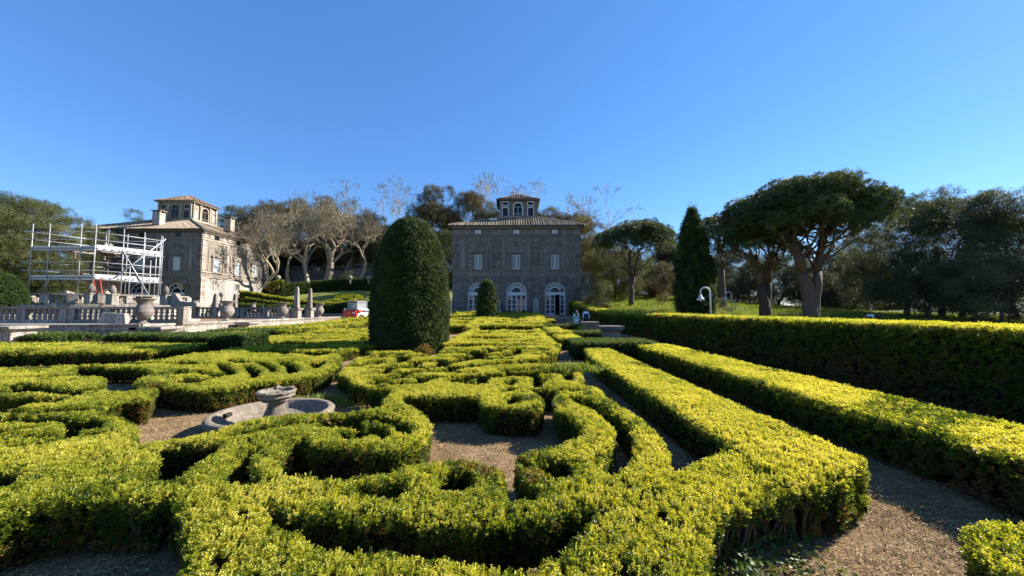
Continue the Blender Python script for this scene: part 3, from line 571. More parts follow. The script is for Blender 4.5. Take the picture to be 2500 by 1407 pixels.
    r=MB(); r.add([(ax0,ay0,zr),(ax1,ay0,zr),(ax1,ay1,zr),(ax0,ay1,zr),(px0,py0,zp),(px1,py0,zp),(px1,py1,zp),(px0,py1,zp),(ax0,ay0,zr-.1),(ax1,ay0,zr-.1),(ax1,ay1,zr-.1),(ax0,ay1,zr-.1)],
      [(0,1,5,4),(1,2,6,5),(2,3,7,6),(3,0,4,7),(4,5,6,7),(8,9,1,0),(9,10,2,1),(10,11,3,2),(11,8,0,3),(11,10,9,8)])
    roof=r.build('roof',M['tilegap'],root)
    def tiles(a,b_,c,d_,step,rad,mat,parent,skip=1):
        """barrel tiles from eave edge a-b up to top edge c-d (c above a, d above b), rows run up the slope"""
        a,b_,c,d_=map(Vector,(a,b_,c,d_)); L=(b_-a).length; e=(b_-a).normalized(); nrm=e.cross((c+d_)/2-(a+b_)/2).normalized()
        if nrm.z<0: nrm=-nrm
        up=nrm.cross(e); 
        if up.z<0: up=-up
        n=int(L/step); hh=(c-a).dot(up); lc=(c-a).dot(e); ld=(d_-a).dot(e); objs=[]
        for q in range(n):
            s=(q+.5)*L/n
            if s<lc: top=hh*s/max(lc,1e-3)
            elif s>ld: top=hh*(L-s)/max(L-ld,1e-3)
            else: top=hh
            if top<.3: continue
            V=[];F=[];k=0; rows=max(1,int(top/.9)); mbt=MB()
            for r_ in range(rows):
                y0=top*r_/rows; y1=top*(r_+1)/rows; pts=[]
                for yy,lift,rd in ((y0-.03,.05,rad*1.08),(y1,.0,rad*.86)):
                    for g in range(5):
                        an=math.pi*g/4; pts.append(a+e*(s+rd*math.cos(an))+up*yy+nrm*(rd*.75*math.sin(an)+lift+.01))
                mbt.add(pts,[(g,g+1,g+6,g+5) for g in range(4)]+[(4,3,2,1,0)])
            objs.append(mbt.build('tile_row',mat,parent,smooth=False))
        return objs
    tiles((ax0,ay0,zr),(ax1,ay0,zr),(px0,py0,zp),(px1,py0,zp),.36,.115,M['tile'],roof)
    tiles((ax1,ay0,zr),(ax1,ay1,zr),(px1,py0,zp),(px1,py1,zp),.36,.115,M['tile'],roof)
    for a,c in (((ax0,ay0,zr),(px0,py0,zp)),((ax1,ay0,zr),(px1,py0,zp)),((ax1,ay1,zr),(px1,py1,zp))):
        pts=[Vector(a).lerp(Vector(c),k/8)+Vector((0,0,.08+.03*(k%2))) for k in range(9)]
        MB().tube(pts,.15,6).build('hip_ridge',M['tile'],roof)
    # belvedere turret
    tur_o=MB()
    bw=.25
    for q in ((tx,ty,(tzb-.6+tzt)/2,tw-.3,td-.3,tzt-tzb+.6),): tur_o.box(q[:3],q[3:])
    turret=tur_o.build('turret',M['turret'] if litS else M['dstone2'],root)
    TM=M['turret'] if litS else M['dstone2']; TH=tzt-tzb
    for mf,bf,hw,three in ((*face_kit(turret,tx,py0,0),tw/2,True),(*face_kit(turret,px1,ty,math.pi/2),td/2,False)):
        WT=M['wframe'] if not litS else M['turret']
        bf('turret_base',0,tzb+.15,-.05,2*hw+.1,.4,.25,TM,turret)
        for u in (-hw+.28,hw-.28,-hw*.37,hw*.37): bf('turret_pilaster',u,tzb+TH*.5+.1,-.04,.30,TH-.5,.22,TM,turret)
        bf('turret_cornice',0,tzt-.02,.08,2*hw+.4,.16,.5,TM,turret)
        # arch window
        fr=MB().ext(arc_band(0,tzb+TH*.62,.62,.78,0,math.pi,12),.12,lambda u,v,w_:mf(u,v,w_-.13))
        for sg in (-1,1): fr.ext([(sg*.70-.08,tzb+.36),(sg*.70-.08,tzb+TH*.62),(sg*.70+.08,tzb+TH*.62),(sg*.70+.08,tzb+.36)],.12,lambda u,v,w_:mf(u,v,w_-.13))
        aw=fr.build('arched_window',WT,turret,fix=True)
        MB().ext(arch_poly(0,tzb+.36,tzb+TH*.62,.61),.02,lambda u,v,w_:mf(u,v,w_-.14)).build('pane',M['glass'],aw,fix=True)
        for z in (.36+.35,TH*.62): bf('glazing_bar',0,tzb+z,-.10,1.2,.05,.04,WT,aw)
        bf('glazing_bar',0,tzb+.36+(TH*.62-.36)/2,-.10,.05,TH*.62-.36,.045,WT,aw)
        if three:
            for sg in (-1,1):
                u=sg*hw*.66
                for z0,z1 in ((.38,1.62),(2.05,2.5)):
                    z1=min(z1,TH-.32)
                    f=MB(); k=.13
                    mf2=lambda u_,v,w_:mf(u_,v,w_-.13)
                    f.ext([(u-.41-k,tzb+z0-k),(u-.41-k,tzb+z1+k),(u-.41,tzb+z1+k),(u-.41,tzb+z0-k)],.1,mf2).ext([(u+.41,tzb+z0-k),(u+.41,tzb+z1+k),(u+.41+k,tzb+z1+k),(u+.41+k,tzb+z0-k)],.1,mf2)
                    f.ext([(u-.41,tzb+z0-k),(u-.41,tzb+z0),(u+.41,tzb+z0),(u+.41,tzb+z0-k)],.1,mf2).ext([(u-.41,tzb+z1),(u-.41,tzb+z1+k),(u+.41,tzb+z1+k),(u+.41,tzb+z1)],.1,mf2)
                    fw=f.build('window_frame',WT,turret,fix=True)
                    bf('pane',u,tzb+(z0+z1)/2,-.12,.82,z1-z0,.03,M['glass'],fw)
        else:
            for sg in (-1,1):
                bf('turret_panel',sg*hw*.67,tzb+1.15,-.1,.7,1.3,.1,M['plaster'],turret); bf('turret_panel',sg*hw*.67,tzb+2.3,-.1,.7,.45,.1,M['plaster'],turret)
    o2=.42; z2=tzt+.07; zap=tzt+1.75
    rm=MB(); rm.add([(px0-o2,py0-o2,z2),(px1+o2,py0-o2,z2),(px1+o2,py1+o2,z2),(px0-o2,py1+o2,z2),(tx,ty,zap)],[(0,1,4),(1,2,4),(2,3,4),(3,0,4),(3,2,1,0)])
    tr=rm.build('turret_roof',M['tilegap'],root)
    tiles((px0-o2,py0-o2,z2),(px1+o2,py0-o2,z2),(tx-.05,ty,zap),(tx+.05,ty,zap),.36,.115,M['tiled'],tr)
    tiles((px1+o2,py0-o2,z2),(px1+o2,py1+o2,z2),(tx,ty-.05,zap),(tx,ty+.05,zap),.36,.115,M['tiled'],tr)
    return root
ZB=1.02
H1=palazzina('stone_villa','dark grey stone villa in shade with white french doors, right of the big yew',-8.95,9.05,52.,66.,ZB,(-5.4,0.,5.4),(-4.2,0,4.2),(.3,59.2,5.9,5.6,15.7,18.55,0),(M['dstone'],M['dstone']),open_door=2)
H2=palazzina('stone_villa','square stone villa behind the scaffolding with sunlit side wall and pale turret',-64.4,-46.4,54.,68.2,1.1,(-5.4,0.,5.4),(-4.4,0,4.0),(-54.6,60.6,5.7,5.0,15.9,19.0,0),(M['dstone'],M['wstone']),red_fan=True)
for loc,h,par in ((P(387,545,55.4),1.75,H2),(P(559,561,60.5),1.9,H2)):
    x,y,z=loc; c=MB().box((x,y,z+h/2-.3),(1.15,.9,h+.1)).build('chimney',M['wtrim'],par)
    for dx,dy in ((-.45,-.33),(.45,-.33),(-.45,.33),(.45,.33)): MB().box((x+dx,y+dy,z+h-.1),(.2,.2,.3)).build('chimney_post',M['wtrim'],c)
    MB().box((x,y,z+h+.1),(1.5,1.2,.1)).build('chimney_cap',M['tile'],c)
# skylight in the roof of the nearer villa, tablets between its doors, cameras on its wall
MB().box((-3.4,54.4,15.05),(1.1,.08,.3),0).build('roof_hatch',M['board'],H1)
for u in (-2.6,2.75):
    o=MB().ext(arch_poly(0,0,1.75,.42,10),.16,lambda a,b,c:(a,-c,b)).build('stone_tablet',M['pool'],None,fix=True,loc=(.05+u,51.88,ZB+.02))
    tag(o,'round-topped pale stone tablet against the villa wall, '+('right' if u>0 else 'left')+' of its middle door','tablet','stone tablets by the middle door')
# pier with weathered urn at the right corner of the villa
pr=empty('stone_pier',(9.6,50.6,ZB-.3),'tall weathered stone pier carrying an urn, at the right corner of the near villa','pier')
MB().box((0,0,1.9),(1.9,1.9,3.8)).build('pier_shaft',M['dstone'],pr)
for q in range(9):
    for s in (-1,1): link('stone_block',cube_of(M['dstone2']),pr,loc=(s*.47+(.12 if q%2 else -.12),-.97,.25+q*.41),sc=(.86,.07,.37))
MB().box((0,0,3.95),(2.3,2.3,.28)).box((0,0,4.35),(1.7,1.7,.5),0,.7).build('pier_cap',M['dstone2'],pr)
MB().lathe([(.25,4.6),(.35,4.7),(.2,4.9),(.3,5.2),(.55,5.5),(.72,5.85),(.78,5.95),(.7,6.0)],14).build('urn',M['urn'],pr,smooth=True)
# ---------------- pool terraces, balustrades, urns
def baluster_mesh(h,mat):
    p=[(.09,0),(.09,.08),(.05,.12),(.06,.18),(.105,.30),(.10,.38),(.05,.52),(.055,.56),(.085,.66),(.075,.74),(.045,.86),(.085,.92),(.085,1.0)]
    return MB().lathe([(r*1.25,z*h) for r,z in p],8).mesh('baluster',mat,True)
BAL=baluster_mesh(.62,M['pool']); BALF=baluster_mesh(.8,M['dstone2'])
def balustrade(label,a,b,z0,h=1.0,step=.34,pier_every=6,group='balustrades of the pool terrace',bal=None,mat=None,solid=()):
    mat=mat or M['pool']; bal=bal or BAL
    a=Vector(a);b=Vector(b); d=b-a; L=d.length; e=d/L; ang=math.atan2(e.y,e.x); root=empty('balustrade',(a.x,a.y,z0),label,'balustrade',group,ang)
    ph=h-.38 if bal is BAL else h-.4
    MB().box((L/2,0,.11),(L,.42,.22)).build('plinth',mat,root); MB().box((L/2,0,h-.1),(L+.1,.46,.1)).box((L/2,0,h-.03),(L+.2,.54,.05)).build('rail',mat,root)
    n=max(1,int(round(L/(step*pier_every+.5)))); seg=L/n; pm=MB().box((0,0,(h-.37)/2+.22),(.42,.40,h-.37)).mesh('pier',mat)
    for k in range(n+1):
        link('pier',pm,root,loc=(min(max(k*seg,.2),L-.2),0,0))
        if k<n:
            m_=int((seg-.6)/step)
            for q in range(m_):
                o=link('baluster',bal,root,loc=(k*seg+.35+(seg-.7)*(q+.5)/m_,0,.22)); o.scale=(1,1,(h-.37)/(.62 if bal is BAL else .8)); o.rotation_euler=(0,0,random.random())
    return root
def stone_wall(label,a,b,z0,z1,th=.7,panel=2.6,mat=None,group=None,name='pool_wall'):
    mat=mat or M['pool']; a=Vector(a);b=Vector(b); d=b-a; L=d.length; ang=math.atan2(d.y,d.x); H=z1-z0
    root=empty(name,(a.x,a.y,z0),label,'wall',group,ang)
    MB().box((L/2,th/2,H/2-.08),(L,th,H-.16)).build('wall_core',mat,root)
    n=max(1,int(L/panel)); s=L/n; pm=MB().box((0,0,0),(s-.05,.05,H-.42)).mesh('stone_panel',mat); cm=MB().box((0,0,0),(s-.012,th+.2,.1)).box((0,0,-.085),(s-.012,th+.1,.07)).mesh('coping_stone',mat)
    for k in range(n):
        link('stone_panel',pm,root,loc=(s*(k+.5),-.02,H/2-.1)); link('coping_stone',cm,root,loc=(s*(k+.5),th/2,H-.05+random.uniform(-.006,.006)),rot=(random.uniform(-.004,.004),0,0))
    MB().box((L/2,-.05,.1),(L,.12,.2)).build('wall_foot',mat,root)
    return root
stone_wall('low pool wall facing the viewer in shade, behind the dark clipped hedges at left',(-46,20.3),(-20.6,20.3),0,.88)
stone_wall('long low pool wall with sunlit panels running back past the urns',(-20.6,20.3),(-20.6,49),0,.88)
stone_wall('far low pool wall closing the pool beyond the urns',(-20.6,49),(-46,49),.4,1.15)
# raised walk filling the pool edge
wk=MB().box((-22.5,34.6,.42),(2.4,28.,.8)).build('pool_terrace',M['gravel']); wk['kind']='structure'
wk=MB().box((-34.5,22.2,.42),(23.,2.2,.8)).build('pool_terrace',M['gravel']); wk['kind']='structure'
wm,t_,b_=nodes('still_pool_water'); b_.inputs['Base Color'].default_value=(.02,.035,.03,1); b_.inputs['Roughness'].default_value=.06; bump(t_,b_,noise(t_,6,3),.15,.02)
wt=MB().box((-35,35.5,.45),(22.5,24.4,.1)).build('pool_water',wm); wt['kind']='structure'
balustrade('near stone balustrade along the front of the pool, at the left edge of the photo',(-35.5,22.6),(-27.4,22.6),.86,1.02)
balustrade('near stone balustrade with a leaning slab against it, left of the biggest urn',(-27.3,22.6),(-20.2,22.6),.86,1.02)
balustrade('stone balustrade behind the second urn, right of the scroll bracket',(-30.6,35),(-26.2,35),.84,1.08)
balustrade('stone balustrade behind the third urn, ending at the obelisks',(-26.0,35),(-21.4,35),.84,1.08)
# leaning broken slab and boulder
o=MB().box((0,0,.3),(1.5,.35,.62),0,.8).build('broken_stone_trough',M['pool'],None,loc=(P(270,790,21.4).x,21.6,.88),rot=(0,.05,.1)); tag(o,'broken pale stone trough standing on the pool wall left of the biggest urn','trough')
# inner ring terrace round the fountain
RC=Vector((-37.7,34,0)); RR=6.6
tr=MB().lathe([(RR,.4),(RR,2.05)],48).build('island_terrace',M['pool'],None,loc=(RC.x,RC.y,0)); tr['kind']='structure'
def ring_bal(label,a0,a1,pier_n,z0=2.0,h=.95):
    root=empty('ring_balustrade',(RC.x,RC.y,z0),label,'balustrade','curved balustrades of the fountain island'); mat=M['pool']
    for nm,r0,r1,zz0,zz1 in (('plinth',RR-.42,RR,.0,.2),('rail',RR-.48,RR+.05,h-.14,h)):
        n=20; V=[];F=[]
        for k in range(n+1):
            a=a0+(a1-a0)*k/n
            for r,z in ((r0,zz0),(r1,zz0),(r1,zz1),(r0,zz1)): V.append((r*math.cos(a),r*math.sin(a),z))
            if k<n:
                for q in range(4): F.append((k*4+q,k*4+(q+1)%4,k*4+4+(q+1)%4,k*4+4+q))
        F+= [(0,1,2,3),(n*4+3,n*4+2,n*4+1,n*4)]
        b=MB(); b.add(V,F); b.build(nm,mat,root,fix=True)
    for k in range(pier_n+1):
        a=a0+(a1-a0)*k/pier_n; MB().box((0,0,(h-.3)/2+.19),(.5,.55,h-.34)).build('pier',mat,root,loc=((RR-.21)*math.cos(a),(RR-.21)*math.sin(a),0),rot=(0,0,a))
        if k<pier_n:
            for q in range(4):
                aa=a+(a1-a0)/pier_n*(q+1)/5; link('baluster',BAL,root,loc=((RR-.21)*math.cos(aa),(RR-.21)*math.sin(aa),.19),sc=(1,1,(h-.32)/.62))
    return root
ring_bal('curved stone balustrade left of the stepped opening on the fountain island',R_(-175),R_(-100),6)
ring_bal('curved stone balustrade right of the stepped opening on the fountain island',R_(-72),R_(10),6)
# scroll bracket ending the ring balustrade
sp=[(0,0),(0,1.0),(.12,1.15),(.35,1.15),(.5,.9),(.75,.55),(1.3,.45),(1.9,.5),(2.15,.35),(2.15,.1),(2.0,0)]
o=MB().ext(sp[::-1],.4,lambda u,v,w_:(u,w_,v)).build('scroll_bracket',M['pool'],None,fix=True,loc=(P(416,745,30).x,30,1.85)); tag(o,'sloping carved scroll bracket ending the upper balustrade at right','bracket')
# pine cones
def cone_mesh():
    prof=[(.10,0),(.16,.04),(.1,.1),(.22,.16),(.36,.3),(.42,.5),(.40,.72),(.3,.95),(.18,1.12),(.05,1.22)]
    V=MB(); P2=[]
    for i in range(len(prof)-1):
        for s in range(3): P2.append((prof[i][0]+(prof[i+1][0]-prof[i][0])*s/3,prof[i][1]+(prof[i+1][1]-prof[i][1])*s/3))
    P2.append(prof[-1])
    V.lathe(P2,18,rfun=lambda a,z,i:1+(.09*math.sin(9*a+i*1.57)*math.cos(i*1.9) if z>.16 else 0)); return V.mesh('pine_cone',M['urn'],False)
CM=cone_mesh()
for px,py,D,s,lab in ((222,712,28.5,1.,'stone pine cone finial standing at the corner of the scaffold'),(275,715,29,.95,'stone pine cone finial with pierced scales, second from the ladder'),(405,717,30,.98,'stone pine cone finial on the right end of the upper balustrade'),(32,714,29,1.35,'big rounded stone finial in shade beside the clipped bush at the left edge')):
    p=P(px,py,D); o=empty('pine_cone_finial',(p.x,p.y,p.z-.22),lab,'finial','stone pine cone finials')
    MB().box((0,0,-.35),(.5,.5,.75)).build('pedestal',M['pool'],o); MB().box((0,0,.06),(.58,.58,.1)).build('pedestal_cap',M['pool'],o); c=link('pine_cone',CM,o,loc=(0,0,.1)); c.scale=(s*.5,s*.5,s*.62)
# urns
def urn_mesh():
    prof=[(.34,0),(.34,.05),(.24,.09),(.15,.15),(.14,.2),(.22,.24),(.36,.32),(.47,.44),(.53,.56),(.53,.60),(.545,.62),(.545,.66),(.53,.68),(.50,.82),(.42,.94),(.36,1.0),(.37,1.08),(.44,1.2),(.58,1.27),(.62,1.30),(.62,1.35),(.55,1.35),(.42,1.2),(.34,1.0)]
    return MB().lathe(prof,32,rfun=lambda a,z,i:1+(.05*math.sin(16*a) if .22<z<.58 else 0)).mesh('urn',M['urn'],True)
UM=urn_mesh()
def urn(px,py,D,s,lab,name='stone_urn'):
    p=P(px,py,D); s=s*1.0
    if s==1.: p=Vector((-20.95,D,.88))
    o=empty(name,(p.x,p.y,p.z),lab,'urn','big stone urns on the pool wall')
    b=link('urn_body',UM,o); b.scale=(s*.80,s*.80,s*1.08); smooth_auto(b); MB().box((0,0,-.02),(.7*s,.7*s,.1)).build('urn_foot',M['pool'],o); return o
urn(326,791,20.75,1.,'largest stone urn nearest the viewer, fluted below, on the pool wall')
urn(549,783,26.8,1.,'fluted stone urn on the pool wall between the first urn and the obelisks')
urn(688,778,33.2,1.,'stone urn on the pool wall just left of the two tall obelisks')
urn(779,775,39.5,1.,'stone urn on the pool wall just right of the two tall obelisks')
urn(860,770,47.2,1.,'stone urn on the pool wall behind the left side of the red loader')
urn(906,770,50.5,.9,'stone urn on the pool wall between the red loader and the big yew')
urn(768,770,44,.72,'small half-hidden stone urn behind the right obelisk')
urn(475,760,37,.75,'low stone urn seen over the balustrade near the sunlit villa corner')
urn(618,758,42,.6,'low stone urn rising over the balustrade below the sloping hedge')
# obelisks
def obelisk(px,pb,pt,ptip,D,wd,lab,ped=True):
    b=P(px,pb,D); t1=P(px,pt,D); tp=P(px,ptip,D); o=empty('obelisk',(b.x,b.y,b.z),lab,'obelisk','stone obelisks'); h=t1.z-b.z; H=tp.z-t1.z
    if ped:
        MB().box((0,0,h*.45),(wd*1.45,wd*1.45,h*.9)).build('pedestal',M['pool'],o); MB().box((0,0,h*.94),(wd*2.1,wd*2.1,h*.1)).box((0,0,.08),(wd*1.7,wd*1.7,.16)).box((0,0,h*.86),(wd*1.75,wd*1.75,h*.07)).build('pedestal_trim',M['pool'],o)
    s=MB(); s.box((0,0,h+H*.45),(wd,wd,H*.9),0,.62); s.box((0,0,h+H*.95),(wd*.62,wd*.62,H*.1),0,.45); s.build('shaft',M['urn'],o); return o
obelisk(723,788,752,700,35.4,.42,'left one of the two tall stone obelisks on pedestals')
obelisk(755,790,752,704,37.4,.40,'right one of the two tall stone obelisks on pedestals')
obelisk(525,760,752,717,50,.55,'slim stone obelisk behind the second urn, in front of the sunlit plaster wall')
obelisk(573,760,752,717,50,.5,'slim stone obelisk just right of the second urn, before the green slope')
p=P(540,751,52); o=empty('finial',(p.x,p.y,p.z),'thin knobbed stone finial between the two slim obelisks','finial'); MB().lathe([(.35,0),(.3,.5),(.14,.8),(.12,1.4),(.3,1.7),(.33,1.9),(.1,2.2)],10).build('shaft',M['urn'],o,smooth=True)
# square stone pedestals among the hedges
def pedestal(x,y,ztop,lab,mat,w_=.62,g='square stone pedestals among the clipped hedges'):
    z0=float(gz(x,y)); o=empty('stone_pedestal',(x,y,z0),lab,'pedestal',g); h=ztop-z0
    MB().box((0,0,h/2-.1),(w_,w_,h-.2)).build('shaft',mat,o)
    MB().box((0,0,h-.20),(w_*1.12,w_*1.12,.06)).box((0,0,h-.14),(w_*1.3,w_*1.3,.07)).box((0,0,h-.06),(w_*1.5,w_*1.5,.11)).build('cap',mat,o); return o
pedestal(3.67,14.6,1.07,'grey square stone pedestal among hedges, nearest on the right',M['dstone2'],.58)
pedestal(3.9,19.8,1.06,'grey square stone pedestal, second nearest on the right, beside two walkers',M['dstone2'],.58)
pedestal(3.75,31,1.02,'low grey stone pedestal seen edge on, third nearest on the right',M['dstone2'],.8)
pedestal(3.6,40,1.1,'low grey stone pedestal farthest back on the right, before the open door',M['dstone2'],.9)
pedestal(P(392,797,17.6).x,17.6,.90,'square stone pedestal with sunlit right side, below the biggest urn',M['pool'],.78)
pedestal(P(604,787,27.2).x,27.2,.80,'square stone pedestal in front of the pool wall, left of the obelisks',M['pool'],.78)
pedestal(P(892,775,44).x,44,.95,'square stone pedestal beside the red loader',M['pool'],.8)
pedestal(P(36,795,15.4).x,15.4,1.02,'wide square stone pedestal near the left edge of the photo',M['pool'],.85)
# terrace wall on the hill, with balustrade
def wallZ(px,py,D): return P(px,py,D)
for i,(xa,xb,D,z1,lab) in enumerate(((-55,-36.5,80,9.9,'shaded hillside terrace wall behind the plane trees at left'),(-36.4,-20,79.5,10.4,'shaded hillside terrace wall left of the big yew'))):
    stone_wall(lab,(xa,D),(xb,D),5.5,z1,1.,1.5,M['dstone'],'hillside terrace walls','terrace_wall')
    balustrade(lab.replace('wall','balustrade').replace('terrace balustrade','balustrade topping the terrace wall'),(xa,D+.4),(xb,D+.4),z1,1.15,.5,6,'hillside balustrades',BALF,M['dstone'])
stone_wall('shaded hillside wall between the big yew and the near villa',(-19.9,80),(-9,80),5.5,9.3,1.,1.5,M['dstone'],'hillside terrace walls','terrace_wall')
balustrade('low pale balustrade at the top of the sloping parterre',(-52,74.5),(-39,74.5),6.55,.9,.5,6,'hillside balustrades',BALF,M['pool'])
# ---------------- scaffolding
DS=31.5
def sc_pt(px,py,D=DS): return P(px,py,D)
scf=empty('scaffolding',(-36,32,2.9),'silver tube scaffolding on two levels round the stone fountain group','scaffolding')
def pole(a,b,r=.036,name='pole',mat=None):
    a=Vector(a)-Vector(scf.location); b=Vector(b)-Vector(scf.location); return MB().tube([a,b],r,6).build(name,mat or M['steel'],scf,smooth=True)
def xat(px,D): return P(px,700,D).x
XA,XB,XC=xat(70,DS),xat(226,DS),xat(388,DS+4.1)
zt0,zl=2.3,[3.35,4.55,5.05,5.8,7.1,7.75,8.4]
A=(XA,DS);B=(XB,DS);Cc=(XC,DS+4.1); A2=(XA+XC-XB,DS+4.1);B2=(XC-1.1,DS+4.6);C2=(XC-.1,DS+4.5)
def lerp2(a,b,t): return (a[0]+(b[0]-a[0])*t,a[1]+(b[1]-a[1])*t)
ztop={}
for t in (0,.27,.77,1.): 
    p=lerp2(A,B,t); pole((*p,zt0+.3),(*p,9.15))
for t,z in ((.40,9.0),(.72,9.0),(1.,8.9)):
    p=lerp2(B,Cc,t); pole((*p,zt0+.3),(*p,z))
for t,z in ((.02,8.4),(.45,8.5),(.8,8.3)):
    p=lerp2(A2,B2,t); pole((*p,zt0+.3),(*p,z+.6))
for t,z in ((.2,8.0),(.6,8.2),(.85,8.6)):
    p=lerp2(B2,C2,t); pole((*p,zt0+.3),(*p,z+.3))
pole((*lerp2(B,Cc,.52),2.6),(*lerp2(B,Cc,.52),5.9)); pole((*lerp2(B,Cc,.84),2.6),(*lerp2(B,Cc,.84),6.4))
def off(p,d): return (p[0],p[1]+d)
for z in (3.05,5.05,5.8,7.75,8.4):
    for a,b,dz in ((off(A,-.06),off(B,-.06),0),(off(B,-.06),off(Cc,-.06),-.0),(A2,B2,0),(A,A2,0)):
        e=.5; dx=(b[0]-a[0]); dy=b[1]-a[1]; L=math.hypot(dx,dy); a_=(a[0]-dx/L*e,a[1]-dy/L*e); b_2=(b[0]+dx/L*e*.4,b[1]+dy/L*e*.4); pole((*a_,z),(*b_2,z+dz),.035,'rail')
for z in (4.35,6.9):
    for a,b in ((A,A2),(B,B2),(Cc,C2),(lerp2(A,B,.27),lerp2(A2,B2,.3)),(lerp2(A,B,.77),lerp2(A2,B2,.8)),(lerp2(B,Cc,.4),lerp2(B2,C2,.4)),(lerp2(B,Cc,.72),lerp2(B2,C2,.72))): pole((*a,z),(*b,z),.035,'rail')
    for a,b in ((A,B),(B,Cc),(A2,B2),(B2,C2)): pole((*a,z-.08),(*b,z-.08),.035,'rail')
for a,b in ((off(lerp2(B,Cc,.43),-.1),off(lerp2(B,Cc,.88),-.12)),(off(lerp2(B,Cc,1.07),-.16),off(lerp2(B,Cc,.36),-.16))):
    up_=a is not None
pole((*off(lerp2(B,Cc,.42),-.12),7.0),(*off(lerp2(B,Cc,.9),-.12),2.7),.05,'brace'); pole((*off(lerp2(B,Cc,1.1),-.18),8.6),(*off(lerp2(B,Cc,.34),-.18),4.55),.06,'brace')
pole((*lerp2(A,A2,.1),3.0),(*lerp2(A,B,.35),4.5),.035,'brace'); pole((*lerp2(A2,B2,.1),5.8),(*lerp2(A2,B2,.5),7.0),.035,'brace')
# planks and toe boards
def quad_board(a,b,w_,z,name,mat,th=.05,hh=None):
    dx,dy=b[0]-a[0],b[1]-a[1]; L=math.hypot(dx,dy); ang=math.atan2(dy,dx); l=scf.location
    return MB().box((0,0,0),(L,w_,hh or th)).build(name,mat,scf,loc=((a[0]+b[0])/2-l.x,(a[1]+b[1])/2-l.y,z-l.z),rot=(0,0,ang))
for z in (4.45,7.0):
    nb=9
    for k in range(nb):
        t=(k+.5)/nb
        if 2<k<6: quad_board(lerp2(A,A2,t),lerp2(lerp2(A,A2,t),lerp2(B,Cc,t),.24),.42,z+random.uniform(-.004,.004),'plank',M['wood']); quad_board(lerp2(lerp2(A,A2,t),lerp2(B,Cc,t),.76),lerp2(B,Cc,t),.42,z+random.uniform(-.004,.004),'plank',M['wood'])
        else: quad_board(lerp2(A,A2,t),lerp2(B,Cc,t),.42,z+random.uniform(-.004,.004),'plank',M['wood'])
    for a,b in ((A,B),(B,Cc)):
        n=3 if a is A else 2
        for k in range(n):
            for r_ in range(2 if a is A else 3):
                quad_board(off(lerp2(a,b,k/n+.004),.07),off(lerp2(a,b,(k+1)/n-.004),.07),.04+.012*r_,z-.04+.15*r_*(1.2 if a is A else .95)+random.uniform(-.01,.01),'toe_board',M['board'],hh=.15 if a is A else .135)
# red tubes of the ladder
pole((xat(243,30.4),30.4,4.3),(xat(256,29.3),29.3,2.0),.04,'ladder_rail',M['redtube']); pole((xat(228,30.9),30.9,4.2),(xat(242,29.5),29.5,2.0),.04,'ladder_rail',M['redtube'])
for k in range(7):
    t=k/7; a=Vector((xat(243,30.4),30.4,4.1)).lerp(Vector((xat(256,29.3),29.3,2.1)),t); b=Vector((xat(228,30.9),30.9,4.0)).lerp(Vector((xat(242,29.5),29.5,2.1)),t); pole(a,b,.02,'ladder_rung',M['redtube'])
pole((xat(178,33),33,7.),(xat(183,33),33,4.5),.035,'ladder_rail',M['redtube']); pole((xat(193,33),33,5.4),(xat(196,33),33,4.5),.035,'ladder_rail',M['redtube'])
